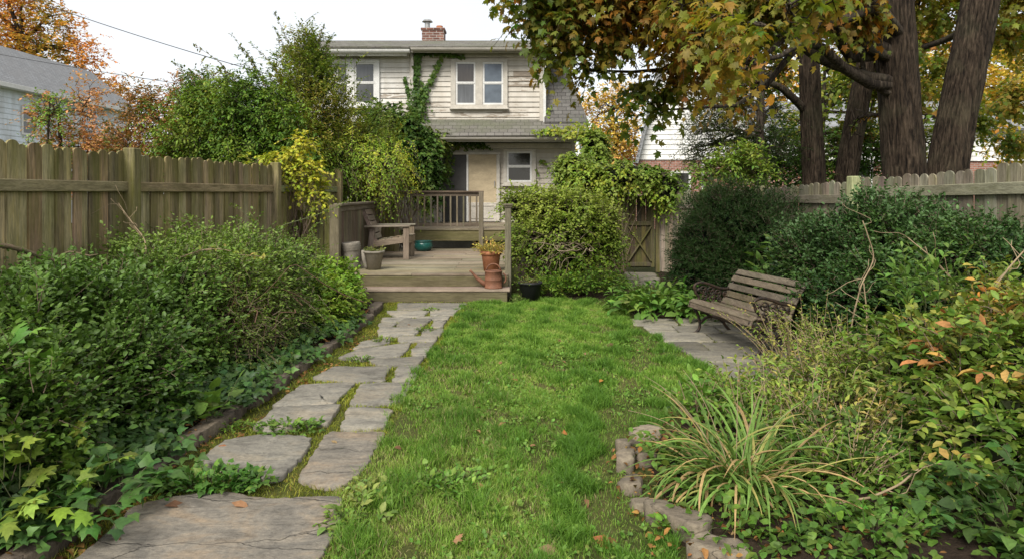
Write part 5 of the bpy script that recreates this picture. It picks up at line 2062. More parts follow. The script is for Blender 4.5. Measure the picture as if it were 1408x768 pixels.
# ------------------------------------------------------------------ shrubs and trees beyond the left fence
def tree(name, label, base, trunks, blobs, n, k, L, leaf, size, pal, mat='leaf', bark='bark', shell=(.35, 1.05), upk=.3, rnd=.7, droop=.3, clump=.6, f=1.0, flat=.7, twigfrac=.3, limbs=3, limbp=1.0, zmin=.3, lump=.25, cat='tree', r1=.03,
         group=None, seed=0, bias=0, curl=.2, stems=10, bright=.25, tw=.35, spread=55):
    """trunks: list of (points, radii); blobs: foliage masses"""
    root = thing(name, label, cat, base, group)
    for pts, rr in trunks:
        bark_tube('trunk', pts, rr, root, M['bark_trunk'] if max(rr) > .12 else M[bark])
    P, N = surf(blobs, n, shell, zmin, lump)
    D = nrm(N * .6 + UP * upk + rnd * rng.normal(size=P.shape))
    C, A, NN, line = sprig(P, D, L * rng.uniform(.6, 1.3, n), k, spread, droop, flat=flat, out=N, tw=tw)
    s = rng.uniform(.6, 1.2, len(C))
    leaves('crown', C, A, NN, size[0] * s, size[1] * s, leaf, pick(C, pal, clump, f, bright, bias, seed), M[mat], root, curl)
    m = rng.random(n) < twigfrac
    tubes('twigs', line[m], np.broadcast_to(np.linspace(1, .4, 4) * .006, line[m].shape[:2]), M[bark], root, 3)
    # limbs from the trunk into every foliage mass
    top = [np.array(t[0], float) for t in trunks]
    pts_y = base[1]
    ends, starts = [], []
    for b in blobs:
        c = np.array(b[:3])
        j = min(range(len(top)), key=lambda q: np.min(np.linalg.norm(top[q] - c, axis=1)))
        cand = top[j]
        if b[1] < pts_y - 3.0 or rng.random() > limbp:
            continue                     # hangs from the long limb built apart
        zlo = cand[:, 2].min() + (2.9 if limbp < 1 else .3)
        zt = np.clip(c[2] + rng.uniform(-.9, .6) + (.5 if limbp < 1 else 0), zlo, cand[:, 2].max())
        st = np.array([np.interp(zt, cand[:, 2], cand[:, q]) for q in range(3)])
        for _ in range(limbs):
            starts.append(st + .05 * rng.normal(size=3))
            ends.append(c + np.array(b[3:6]) * .6 * rng.normal(size=3) * .7)
    S, E = np.array(starts), np.array(ends)
    t = np.linspace(0, 1, 10)[None, :, None]
    Ln = np.linalg.norm(E - S, axis=1)[:, None, None]
    LP = S[:, None] * (1 - t) + E[:, None] * t + UP * np.sin(t * pi) * Ln * .08
    LP = LP + Ln * (.05 if limbp == 1 else .085) * np.sin(t * rng.uniform(3, 8, (len(S), 1, 3)) + rng.uniform(0, 6, (len(S), 1, 3))) * np.sin(t * pi)
    LR = (r1 * (1 - t[..., 0]) + .006) * np.clip(Ln[..., 0], .5, 1.6)
    tubes('limbs', LP, np.broadcast_to(LR, LP.shape[:2]), M[bark], root, 7)
    # twigs from limb ends to leaf sprays
    if stems:
        nb = len(blobs) * stems
        bi = np.repeat(np.arange(len(blobs)), stems)
        cen = np.array([b[:3] for b in blobs])
        rad = np.array([b[3:6] for b in blobs])
        e = cen[bi] + nrm(rng.normal(size=(nb, 3))) * rad[bi] * .95
        s0 = cen[bi] + .3 * rad[bi] * rng.normal(size=(nb, 3)) * .5
        tt = np.linspace(0, 1, 6)[None, :, None]
        TP = s0[:, None] * (1 - tt) + e[:, None] * tt + .06 * np.sin(tt * 6 + rng.uniform(0, 6, (nb, 1, 3))) * tt
        tubes('branchlets', TP, np.broadcast_to(np.linspace(.012, .004, 6), (nb, 6)), M[bark], root, 4)
    return root


def bark_tube(name, pts, rr, parent, mat, sides=90):
    p = np.array(pts, float)
    t = np.linspace(0, 1, len(p))
    L = np.linalg.norm(np.diff(p, axis=0), axis=1).sum()
    m = max(8, int(L / .07))
    tt = np.linspace(0, 1, m)
    sm = smooth(p, 8)
    ts = np.linspace(0, 1, len(sm))
    P = np.stack([np.interp(tt, ts, sm[:, i]) for i in range(3)], 1)
    R = np.interp(tt, t, rr)
    big = max(rr) > .12
    if not big:
        sides = 10
    th = np.linspace(0, 2 * pi, sides, endpoint=False)
    V, RC = [], []
    for i in range(m):
        d = np.stack([np.cos(th), np.sin(th), np.zeros(sides)], 1)
        q = np.c_[np.cos(th) * 1.0, np.sin(th) * 1.0, np.full(sides, P[i, 2] * .6)]
        warp = noise(q, 1.3, 2) * 1.6
        ridge = np.abs(np.sin(th * 13 + warp * 2.2 + P[i, 2] * .5)) ** .55 - .6
        ridge = ridge * (.75 + .5 * noise(np.c_[np.cos(th) * 2, np.sin(th) * 2, np.full(sides, P[i, 2] * 2.6)], 1.6, 7))
        RC.append(np.clip(.9 + .9 * ridge, .18, 1.25) if big else np.full(sides, .8))
        r = R[i] * (1 + (.15 * ridge + .05 * noise(np.c_[np.cos(th) * .7, np.sin(th) * .7, np.full(sides, P[i, 2] * .8)], 1.0, 5)) * (1 if big else .4))
        if big:
            r = r * (1 + .35 * max(0, 1 - (P[i, 2] - P[0, 2]) / .5) ** 2)
        V.append(P[i] + d * r[:, None])
    F = [[i * sides + j, i * sides + (j + 1) % sides, (i + 1) * sides + (j + 1) % sides, (i + 1) * sides + j] for i in range(m - 1) for j in range(sides)]
    F.append([(m - 1) * sides + j for j in range(sides)])
    mb = MB()
    mb.add(np.concatenate(V), F, np.repeat(np.concatenate(RC)[:, None], 3, 1))
    return mb.build(name, mat, parent, False)


def m_bark(name, a, b, lich, cav=False):
    m, nt, N, L = mat_new(name)
    f = vmath(nt, 'ADD', vmath(nt, 'MULTIPLY', tex_noise(nt, 2.2, coords(nt, (17, 17, 2.2)), 8, .7, .45), .55), vmath(nt, 'MULTIPLY', tex_noise(nt, 2.2, coords(nt, (6, 6, 1.3)), 6, .7, .9), .45))
    f2 = tex_noise(nt, 2.0, coords(nt), 5, .6)
    c = ramp(nt, f, [(.41, tuple(x * .2 for x in a)), (.5, a), (.62, b)])
    c = mixc(nt, vmath(nt, 'MULTIPLY', ramp(nt, f2, [(.5, (0, 0, 0)), (.7, (1, 1, 1))]), .4), c, lich)
    at = nd(nt, 'ShaderNodeAttribute', attribute_name='Col')
    c = mixc(nt, 1.0 if cav else 0.0, c, at.outputs['Color'], 'MULTIPLY')
    finish(nt, c, .9, f, 1.0, .06, .15)
    return m


M['bark'] = m_bark('tree_bark', (.048, .036, .026), (.115, .09, .066), (.085, .082, .05))
M['bark_trunk'] = m_bark('trunk_bark', (.034, .024, .016), (.085, .062, .042), (.075, .07, .04), True)
M['bark_grey'] = m_bark('grey_bark', (.10, .085, .07), (.2, .18, .15), (.16, .16, .11))

AUT = [(.10, .12, .03), (.20, .15, .035), (.34, .17, .04), (.42, .19, .06)]
# tall autumn tree behind the white neighbour house
tree('autumn_tree', 'tall orange and olive autumn tree behind the white neighbour house', (-30, 42, 0), [([(-30, 42, 0), (-30, 42, 5), (-30.3, 42, 11)], [.35, .28, .1])],
     [(-31, 42, 12.5, 2.6, 2, 2.0), (-28.3, 42, 11.5, 2.2, 2, 1.6), (-30, 42, 9.8, 3.4, 2, 1.4), (-26.6, 42, 10.0, 1.5, 1.5, 1.2), (-33.5, 42, 12, 3, 2.5, 2.5), (-31, 42, 15, 3, 2, 2), (-25.3, 42.5, 8.0, 1.3, 1.2, .8), (-24.2, 43, 7.0, 1.4, 1.2, 1.0)],
     2600, 8, .7, T_SMALL, (.20, .14), [(.12, .14, .03), (.22, .17, .04), (.40, .22, .06), (.50, .24, .09), (.45, .19, .10)], clump=.6, f=.35, limbs=2, r1=.09)
tree('autumn_tree', 'low orange autumn tree in the gap right of the white neighbour house', (-20.6, 46, 0), [([(-20.6, 46, 0), (-20.6, 46, 3), (-20.7, 46, 7)], [.2, .15, .05])],
     [(-22, 46, 6.5, 1.5, 1.2, 1.2), (-20.5, 46, 6.0, 1.4, 1.2, 1.6), (-19, 46, 5.2, 1.2, 1, 1.4)], 520, 7, .6, T_SMALL, (.2, .14), [(.45, .25, .10), (.52, .30, .14), (.45, .2, .1)], limbs=3, r1=.06)
PINK = [(.15, .16, .06), (.30, .17, .10), (.42, .23, .16), (.46, .28, .20)]
tree('bronze_shrub_tree', 'pinkish bronze leaved small tree over the left fence before the white house', (-9.2, 14, 0), [([(-9.2, 14, 0), (-9.2, 14, 1.4), (-9.3, 14, 3.4)], [.07, .06, .02])],
     [(-9.0, 14, 2.5, .6, .6, .5), (-9.6, 14, 3.1, .3, .3, .4), (-8.3, 14, 2.3, .6, .6, .6), (-8.7, 14, 3.35, .35, .3, .55), (-9.3, 14, 2.0, .8, .6, .5)], 1150, 7, .28, T_SMALL, (.075, .046), PINK, clump=.35, f=1.1, limbs=3, r1=.02, upk=.6)
tree('light_green_sapling', 'light green sapling among the pinkish bronze leaves by the white house', (-9.35, 13.6, 0), [([(-9.35, 13.6, 0), (-9.3, 13.6, 1.5), (-9.2, 13.6, 3.5)], [.04, .03, .012])],
     [(-9.15, 13.6, 3.2, .4, .3, .4), (-9.5, 13.6, 2.4, .35, .3, .4), (-8.9, 13.6, 2.2, .35, .3, .35)], 330, 7, .22, T_SMALL, (.06, .034), [(.10, .2, .04), (.15, .26, .06), (.2, .28, .08)], limbs=2, r1=.012)
tree('bronze_shrub', 'red brown twiggy shrub between the bronze tree and the tall green shrub', (-7.1, 13.6, 0), [([(-7.1, 13.6, 0), (-7.1, 13.6, 1.2), (-7.0, 13.6, 3.0)], [.07, .05, .02])],
     [(-7.5, 13.6, 2.4, .7, .6, .6), (-6.9, 13.6, 2.9, .7, .5, .8), (-6.6, 13.4, 2.2, .6, .5, .6), (-7.2, 13.6, 1.9, .9, .5, .5), (-7.4, 13.6, 3.3, .35, .3, .5), (-6.3, 13.7, 3.5, .5, .4, .5)],
     2300, 8, .28, T_SMALL, (.068, .038), [(.06, .10, .03), (.10, .11, .04), (.22, .13, .07), (.32, .17, .11), (.22, .11, .07)], clump=.6, limbs=3, r1=.02, upk=.7, cat='shrub')
GT = [(.03, .075, .015), (.055, .115, .02), (.09, .155, .026), (.13, .19, .035), (.22, .20, .045)]
tree('tall_green_shrub', 'big rounded green shrub leaning over the left fence', (-5.5, 13.0, 0), [([(-5.5, 13, 0), (-5.4, 13, 1.3), (-5.1, 13, 3.0)], [.10, .09, .04]), ([(-5.4, 13, .5), (-5.0, 12.9, 1.8), (-4.5, 12.8, 2.9)], [.07, .06, .03])],
     [(-5.6, 13, 2.75, .85, .8, .75), (-4.9, 12.9, 3.1, .8, .8, .75), (-5.3, 13, 2.0, 1.1, .7, .7), (-4.4, 12.6, 2.3, .8, .7, .7), (-5.9, 13.2, 3.4, .5, .5, .4), (-6.2, 13.2, 2.2, .6, .6, .5)],
     6000, 9, .36, T_OVAL, (.075, .034), GT, clump=.6, f=1.2, limbs=3, r1=.035, upk=.15, droop=.5, shell=(.5, 1.12), lump=.45, cat='shrub')
tree('wild_tall_shrub', 'tallest wild green shrub with upright wands in front of the house', (-4.2, 14.2, 0), [([(-4.2, 14.2, 0), (-4.2, 14.2, 1.6), (-4.3, 14.2, 4.4)], [.1, .08, .03]), ([(-4.0, 14.0, .4), (-3.7, 13.9, 1.8), (-3.5, 13.8, 3.2)], [.06, .05, .02])],
     [(-4.4, 14.2, 3.5, .5, .5, 1.0), (-4.1, 14.0, 2.9, .8, .7, .9), (-4.6, 14.1, 2.5, .9, .7, .8), (-3.4, 13.9, 2.4, .8, .6, .75), (-4.2, 14.2, 4.45, .22, .2, .55), (-4.0, 14.1, 3.9, .3, .3, .45)],
     5600, 9, .32, T_OVAL, (.068, .03), [(.045, .09, .02), (.075, .125, .026), (.12, .165, .036), (.17, .19, .05), (.24, .2, .07)], clump=.55, f=1.2, limbs=3, r1=.03, upk=.9, rnd=.5, droop=.2, shell=(.4, 1.15), lump=.5, cat='shrub')
# wands standing above the crowns
wands = [(355, 88, 330, 65, 13, 'left'), (345, 100, 300, 95, 13, 'low left'), (400, 80, 377, 38, 14, 'middle left'), (405, 70, 378, 18, 14, 'topmost'), (425, 62, 445, 38, 14, 'right'), (390, 90, 345, 60, 14, 'inner left'),
         (330, 95, 268, 62, 13, 'far left'), (280, 110, 238, 85, 13, 'leftmost'), (440, 75, 452, 52, 14, 'rightmost'), (365, 95, 318, 48, 13, 'slender left')]
for u0, v0, u1, v1, Y, wh in wands:
    a, b = W(u0, v0 + 25, Y), W(u1, v1, Y)
    m = (a + b) / 2 + np.array([.04, 0, .06])
    wand('shrub_wand', 'thin leafy wand reaching into the sky above the tall shrubs, the %s one' % wh, [a, (a + m) / 2, m, b], .012, .003, 95, (.06, .03), [(.06, .09, .03), (.09, .13, .035), (.16, .13, .06)], 'twig', T_OVAL, 'wand', group='wands above the tall shrubs')
# yellow vines
YEL = [(.14, .19, .03), (.24, .29, .04), (.36, .38, .055), (.42, .40, .09)]
shrub('yellow_vine', 'yellow leaved vine tumbling over the end of the mossy fence', 'vine', (-3.4, 10.8, 0), [(-3.55, 10.7, 2.12, .30, .3, .16), (-3.3, 10.8, 1.9, .30, .3, .25), (-3.1, 10.9, 1.55, .16, .2, .28), (-3.85, 10.6, 2.08, .2, .2, .10), (-3.3, 10.8, 2.38, .14, .15, .16)],
      430, 6, .20, T_MAPLE, (.06, .055), YEL, 'leaf', .3, .8, 55, .55, stems=22, r0=.012, twigfrac=.8, dark=False, lump=.35, shell=(.4, 1.1), zmin=1.0)
shrub('feathery_vine', 'feathery golden green vine hanging over the deck from the left', 'vine', (-2.9, 13.8, 0), [(-3.1, 13.8, 2.45, .55, .5, .40), (-2.72, 13.7, 2.2, .42, .45, .42), (-2.5, 13.6, 2.15, .22, .3, .3), (-3.4, 13.6, 2.2, .35, .4, .3)],
      1250, 13, .46, T_OVAL, (.06, .024), [(.06, .13, .022), (.10, .18, .03), (.16, .25, .04), (.28, .34, .05), (.36, .36, .08)], 'leaf', .15, .8, 60, .95, stems=18, r0=.012, twigfrac=.5, dark=True, corecol=(.02, .024, .008), lump=.5, shell=(.45, 1.15), zmin=1.75, clump=.7, f=1.2)

# ------------------------------------------------------------------ climbers on the house
def climber(name, label, paths, n, spread, leaf, size, pal, face=(0, -1, 0), group=None, stem=.012):
    root = thing(name, label, 'climber', paths[0][0], group)
    face = np.array(face, float)
    mb = MB()
    PP, TT, WW = [], [], []
    for pts in paths:
        wts = [p[3] if len(p) > 3 else spread for p in pts]
        p = smooth(np.array([q[:3] for q in pts], float), 10)
        mb.tube(p + .02 * noise(p, 3, 1)[:, None] * np.array([1, .3, 1]), np.linspace(stem, stem * .35, len(p)), 5)
        PP.append(p)
        TT.append(np.gradient(p, axis=0))
        WW.append(np.interp(np.linspace(0, 1, len(p)), np.linspace(0, 1, len(wts)), wts))
    mb.build('stem', M['twig'], root, False)
    p, T, wv = np.concatenate(PP), nrm(np.concatenate(TT)), np.concatenate(WW)
    k = rng.choice(len(p), n, p=wv / wv.sum())
    side = nrm(np.cross(T[k], face))
    q = p[k] + side * (rng.normal(0, .5, n) * wv[k])[:, None] + T[k] * rng.normal(0, .06, (n, 1)) + face * np.abs(rng.normal(0, .45, n) * np.minimum(wv[k], .25))[:, None]
    A = nrm(-UP * .7 + rng.normal(size=(n, 3)) * np.array([.6, .2, .6]))
    N = face + UP * .35 + .4 * rng.normal(size=(n, 3))
    s = rng.uniform(.6, 1.25, n)
    leaves('foliage', q, A, N, size[0] * s, size[1] * s, leaf, pick(q, pal, .5, 1.5), M['leaf'], root, .25)
    return root


hp = lambda u, v, w_=None: tuple(W(u, v, 17.9)) + ((w_,) if w_ else ())
IVYC = [(.025, .055, .018), (.04, .085, .022), (.06, .115, .028), (.09, .14, .04)]
climber('house_ivy', 'dark ivy column climbing the house wall between the upper windows', [
    [hp(572, 200, .35), hp(575, 160, .26), hp(574, 135, .2), hp(572, 110, .1), hp(573, 80, .10), hp(576, 72, .08)],
    [hp(578, 140, .12), hp(588, 118, .07), hp(600, 95, .07), hp(606, 80, .05)],
    [hp(572, 150, .12), hp(563, 130, .06), hp(557, 112, .04)],
    [hp(575, 74, .05), hp(600, 74, .06), hp(625, 76, .05), hp(636, 79, .04)]], 1500, .1, T_IVY, (.085, .075), IVYC)
shrub('ivy_mass', 'mass of ivy and vines heaped at the left end of the pent roof', 'ivy', (-2.6, 16.8, 0), [(-2.75, 17.0, 3.1, .55, .5, .5), (-2.35, 16.9, 2.5, .5, .4, .6), (-2.1, 17.1, 1.9, .3, .3, .6), (-3.0, 16.7, 2.4, .6, .5, .8), (-3.3, 16.8, 3.2, .5, .4, .5), (-2.2, 17.2, 2.95, .4, .3, .25)],
      2300, 6, .24, T_IVY, (.085, .07), [(.02, .05, .016), (.035, .08, .02), (.055, .11, .028), (.10, .15, .04), (.16, .15, .07)], 'leaf', .1, .6, 55, .5, stems=20, r0=.02, lump=.3, zmin=.8, clump=.7)
climber('door_vine', 'vine trailing along the gutter above the back door', [[hp(605, 205, .2), hp(622, 198, .14), hp(640, 200, .1), hp(655, 197, .14), hp(668, 202, .08)], [hp(612, 200, .14), hp(618, 225, .1), hp(612, 245, .12)]], 420, .1, T_IVY, (.08, .065), IVYC + [(.2, .13, .09)])
gp_ = lambda u, v, w_: tuple(W(u, v, 17.0)) + (w_,)
climber('roof_vine', 'yellow green vine running along the right end of the lower gutter', [[gp_(735, 183, .06), gp_(755, 182, .12), gp_(780, 183, .2), gp_(805, 184, .28), gp_(826, 188, .2)], [hp(757, 178, .06), hp(752, 165, .08), hp(756, 150, .05)]], 620, .1, T_IVY, (.085, .07), [(.07, .12, .025), (.13, .19, .035), (.22, .25, .05)], (0, -.8, .6))
climber('siding_sprigs', 'few loose vine sprigs on the boards right of the small window', [[hp(742, 225, .04), hp(748, 222, .05), hp(752, 228, .03)], [hp(740, 240, .03), hp(736, 232, .04)]], 26, .04, T_IVY, (.08, .07), [(.08, .14, .03), (.12, .18, .04)])
VG = [(.04, .09, .016), (.07, .15, .022), (.11, .20, .03), (.17, .25, .04), (.26, .30, .05)]
shrub('corner_vine', 'bright green vine tower covering the right corner of the house', 'vine', (1.9, 16.6, 0), [(2.05, 16.8, 2.8, .30, .35, .28), (2.02, 16.7, 2.3, .28, .35, .4), (1.95, 16.4, 1.75, .36, .4, .35), (2.4, 16.2, 1.7, .4, .4, .3)],
      1400, 7, .24, T_IVY, (.08, .065), VG, 'leaf', .2, .6, 55, .5, stems=18, r0=.015, lump=.3, zmin=.8, clump=.6, tip=(.2, .25, .05))
shrub('gate_vine', 'green vine canopy over the gate arbor', 'vine', (2.2, 13.7, 0), [(1.5, 13.7, 1.85, .5, .4, .28), (2.15, 13.6, 1.95, .55, .4, .2), (2.75, 13.6, 1.9, .4, .35, .16), (1.2, 13.9, 2.1, .4, .4, .25), (3.05, 13.4, 1.62, .25, .25, .3)],
      1500, 7, .22, T_IVY, (.065, .05), VG, 'leaf', .2, .7, 55, .6, stems=14, r0=.012, lump=.35, zmin=1.2, clump=.6, dark=True, corecol=(.015, .02, .008), tip=(.19, .24, .05))

# ------------------------------------------------------------------ shrub by the steps
hS = [(.52, 11.7, 1.30, .42, .5, .30), (1.0, 11.6, 1.22, .42, .5, .30), (1.42, 11.7, 1.05, .34, .45, .34), (.42, 11.5, .78, .34, .45, .36), (1.15, 11.5, .66, .46, .42, .34), (.12, 11.95, 1.35, .22, .3, .22), (.85, 11.15, 1.0, .26, .26, .22), (1.62, 11.7, .72, .2, .3, .3)]
ts = shrub('tangled_shrub', 'yellow green topped shrub with bare tangled stems right of the steps', 'shrub', (.9, 11.6, 0), hS, 4100, 8, .27, T_OVAL, (.052, .034), [(.05, .105, .018), (.09, .16, .026), (.14, .22, .036), (.2, .27, .05)], 'leaf', .7, .7, 55, .35,
           stems=30, r0=.015, lump=.4, shell=(.6, 1.12), tip=(.30, .34, .06), twigfrac=.6, corecol=(.012, .010, .006), clump=.6, bright=.35)
P, N = surf([(.75, 11.2, .55, .62, .5, .5)], 80, (.8, 1.12), .1, .2)
P = P[P[:, 1] < 11.3]
SP, SR = stemcurves((.9, 11.3, .7), P, 10, .6, .009, .003, .5, .3)
tubes('bare_stems', SP, SR, m_simple('pale_bare_stem', (.27, .21, .14), .85, .3, 20), ts, 5)
SK = [(.03, .075, .018), (.05, .11, .025), (.085, .15, .035), (.12, .18, .05)]
weed('ground_plant', 'low leafy plants along the foot of the tangled shrub, left part', (.68, 10.6), .42, .32, 280, 6, .34, T_OVAL, (.062, .036), [(c[0] * 1.35, c[1] * 1.3, c[2]) for c in SK], 1.2, .35, zb=.03, cat='plant', h=.14)
weed('ground_plant', 'low leafy plants along the foot of the tangled shrub, right part', (1.32, 10.7), .42, .4, 300, 6, .40, T_OVAL, (.06, .034), [(c[0] * 1.35, c[1] * 1.3, c[2]) for c in SK], 1.2, .35, zb=.03, cat='plant', h=.22)
weed('pot_side_weed', 'small variegated weed between the steps and the black pot', (.10, 10.02), .07, .06, 26, 5, .14, T_OVAL, (.035, .022), [(.08, .13, .04), (.14, .19, .08)], 1.4, .3, cat='weed')

# ------------------------------------------------------------------ right border
YEW = [(.010, .032, .013), (.016, .048, .017), (.026, .066, .022), (.042, .085, .03)]
hY = [(3.2, 10.2, .95, .62, .6, .62), (2.8, 10.0, .72, .42, .45, .55), (3.65, 10.0, .85, .5, .55, .62), (3.1, 10.0, .5, .62, .5, .45), (2.7, 9.85, .4, .3, .35, .38), (3.3, 10.3, 1.3, .34, .35, .22)]
shrub('yew_shrub', 'very dark feathery yew between the gate and the bench', 'shrub', (3.0, 10.1, 0), hY, 6500, 16, .2, T_SMALL, (.040, .012), YEW, 'leaf', .6, .6, 60, .15, stems=16, lump=.3, flat=.3, tip=(.07, .12, .035), corecol=(.006, .01, .006), clump=.6, curl=.05, tw=.6)
hX = [(3.9, 7.2, .76, .76, .7, .64), (4.3, 6.5, .70, .54, .65, .64), (3.45, 7.4, .64, .48, .55, .56), (3.75, 6.75, .50, .70, .55, .46), (4.35, 7.6, .80, .42, .55, .46), (4.5, 5.9, .5, .4, .55, .5)]
shrub('boxwood_shrub', 'huge dense dark green boxwood behind the bench against the fence', 'shrub', (4.0, 7.0, 0), hX, 15500, 9, .15, T_OVAL, (.042, .024), [(.012, .038, .015), (.02, .056, .02), (.034, .080, .024), (.058, .11, .03)], 'gloss', .5, .5, 58, .12,
      stems=16, lump=.24, shell=(.74, 1.06), tip=(.09, .165, .055), corecol=(.004, .006, .004), clump=.55, bright=.4, tw=.5)
weed('large_leaved_shrub', 'large leaved green plant between the yew and the boxwood behind the bench', (3.45, 8.75), .25, .25, 40, 6, .6, T_HEART, (.13, .085), [(.05, .11, .03), (.08, .15, .045), (.11, .19, .06)], 1.6, .35, zb=.25, cat='shrub', h=.55)
HO = [(.04, .10, .025), (.07, .15, .035), (.10, .19, .05), (.14, .22, .07)]
weed('hosta_plant', 'bright broad leaved plants at the lawn corner before the yew', (1.85, 9.0), .34, .30, 90, 4, .40, T_OVAL, (.16, .08), HO, 1.2, .5, zb=.02, cat='plant', h=.1)
weed('hosta_plant', 'clump of crinkled leaves at the far left foot of the bench', (2.35, 8.7), .34, .26, 110, 5, .32, T_HEART, (.09, .065), HO[:3], 1.0, .5, zb=.03, cat='plant', h=.12)
weed('hosta_plant', 'taller strappy leaves between the lawn corner plants and the yew', (2.0, 9.5), .34, .28, 90, 4, .46, T_OVAL, (.14, .05), HO, 1.5, .5, zb=.03, cat='plant', h=.12)
weed('ivy_plant', 'low ivy under the bench at the edge of the patio', (2.85, 8.35), .25, .3, 60, 5, .16, T_IVY, (.06, .05), HEDGE, .9, .4, zb=.03, cat='ivy', h=.1)

# weedy perennials around the near end of the bench
WE = [(.06, .125, .025), (.10, .18, .04), (.15, .22, .055), (.22, .24, .09), (.3, .25, .13)]


def perennial(label, c, r, n, h, lean, size, pal, leaf=T_SMALL, k=14, zb=.06, name='wild_perennial', droop=.3, spread=70):
    root = thing(name, label, 'plant', (c[0], c[1], zb), 'wild perennials of the right bed')
    a = rng.uniform(0, 2 * pi, n)
    q = r * np.sqrt(rng.random(n))
    P = np.c_[c[0] + q * np.cos(a), c[1] + q * np.sin(a), np.full(n, zb)]
    D = nrm(np.c_[np.cos(a) * q / r * .45, np.sin(a) * q / r * .45, np.ones(n)] + np.array([lean[0], lean[1], 0]) + .16 * rng.normal(size=(n, 3)))
    C, A, N, line = sprig(P, D, h * rng.uniform(.55, 1.15, n), k, spread, droop, t0=.15, flat=.7)
    s = rng.uniform(.5, 1.2, len(C))
    leaves('foliage', C, A, N, size[0] * s, size[1] * s, leaf, pick(C, pal, .45, 2.5), M['leaf'], root, .3)
    tubes('stems', line, np.full(line.shape[:2], .0035) * np.linspace(1.3, .5, 4), M['drystem'], root, 4)
    return root


perennial('pale flowering wild stems leaning over the near end of the bench', (2.62, 6.35), .28, 46, .72, (-.1, .15), (.035, .016), WE[1:], k=24)
perennial('straggly green stems against the boxwood right of the bench', (3.0, 6.0), .25, 34, .72, (0, 0), (.045, .016), WE, k=18)
perennial('yellowing wild stems in front of the bench end', (2.35, 5.55), .3, 46, .55, (-.05, 0), (.042, .017), WE[1:], k=16)
perennial('low green wild stems at the patio corner above the strappy clump', (1.75, 5.0), .28, 50, .42, (-.1, 0), (.055, .024), WE[:4], k=10)
perennial('arching pale goldenrod stems in the middle of the right bed', (2.15, 4.75), .26, 30, .74, (-.1, -.15), (.08, .022), [(.08, .14, .04), (.13, .19, .06), (.2, .22, .08)], T_OVAL, 18, droop=.5)
perennial('fine leaved green stems behind the strappy clump', (1.65, 4.35), .28, 44, .5, (0, 0), (.05, .018), WE[:4], k=14)
perennial('wild stems between goldenrod and orange tinted shrub', (2.5, 5.1), .28, 46, .62, (0, 0), (.05, .02), WE[:4], k=16)
perennial('leafy wild stems at the curve of the edging by the lawn', (1.32, 4.75), .18, 24, .36, (-.15, 0), (.07, .035), [(.06, .13, .03), (.10, .19, .045), (.15, .24, .06)], T_OVAL, 8)
perennial('dark leafy stems at the foot of the right bed', (2.0, 3.9), .32, 50, .34, (0, 0), (.055, .03), [(.025, .06, .018), (.045, .09, .026), (.07, .12, .035)], T_OVAL, 9)
# orange tinted shrub on the right
OR = [(.04, .085, .018), (.065, .125, .026), (.09, .155, .034), (.13, .18, .045), (.2, .18, .06), (.34, .15, .06)]
hO = [(3.2, 4.3, .40, .52, .6, .40), (3.35, 3.75, .36, .5, .6, .44), (2.98, 4.7, .32, .34, .45, .32), (3.7, 4.9, .44, .52, .6, .40), (2.82, 3.75, .25, .36, .45, .28)]
shrub('autumn_tinted_shrub', 'leafy green shrub tinted orange and red in the right foreground', 'shrub', (2.95, 4.2, .05), hO, 3800, 7, .24, T_OVAL, (.066, .034), OR, 'leaf', .6, .6, 58, .3,
      stems=26, r0=.009, lump=.36, shell=(.6, 1.1), twigfrac=.6, clump=.55, f=1.8, seed=4, bright=.4, tw=.5, corecol=(.022, .027, .011))
root = weed('withered_leaf_plant', 'withered orange brown leaves sticking out of the tinted shrub', (2.95, 4.05), .45, .4, 30, 3, .2, T_OVAL, (.11, .045), [(.24, .13, .055), (.30, .18, .085), (.2, .085, .04)], 1.1, .4, 'dry', zb=.55, cat='plant', h=.2)
weed('whorled_sapling', 'upright sapling with whorls of pale green leaves before the boxwood', (3.3, 5.45), .22, .2, 26, 9, .42, T_OVAL, (.10, .038), [(.06, .13, .035), (.09, .17, .05), (.12, .2, .06)], 2.2, .15, zb=.6, cat='sapling', h=.25)
weed('bramble_plant', 'dark round leaved bramble in the near right corner', (2.35, 3.12), .36, .28, 95, 5, .24, T_HEART, (.07, .056), [(.025, .06, .02), (.04, .09, .03), (.06, .125, .04)], 1.2, .45, 'leaf', zb=.06, cat='bramble', h=.25)
weed('bramble_plant', 'bright round leaved seedlings at the bottom of the right bed', (1.62, 3.12), .22, .12, 40, 4, .13, T_HEART, (.045, .04), [(.06, .14, .03), (.09, .19, .045), (.12, .22, .06)], 1.2, .3, zb=.06, cat='weed', h=.03)
weed('edging_weed', 'small weed growing behind the long edging brick', (.80, 3.16), .09, .08, 20, 4, .10, T_HEART, (.04, .034), [(.07, .15, .03), (.10, .2, .05)], 1.2, .3, cat='weed', zb=.03)
wand('fallen_stick', 'dry stick lying in the near right corner under the bramble', [(1.55, 3.3, .10), (1.85, 3.35, .14), (2.1, 3.45, .22), (2.4, 3.5, .2)], .007, .004, 0, twigs=3, cat='stick')
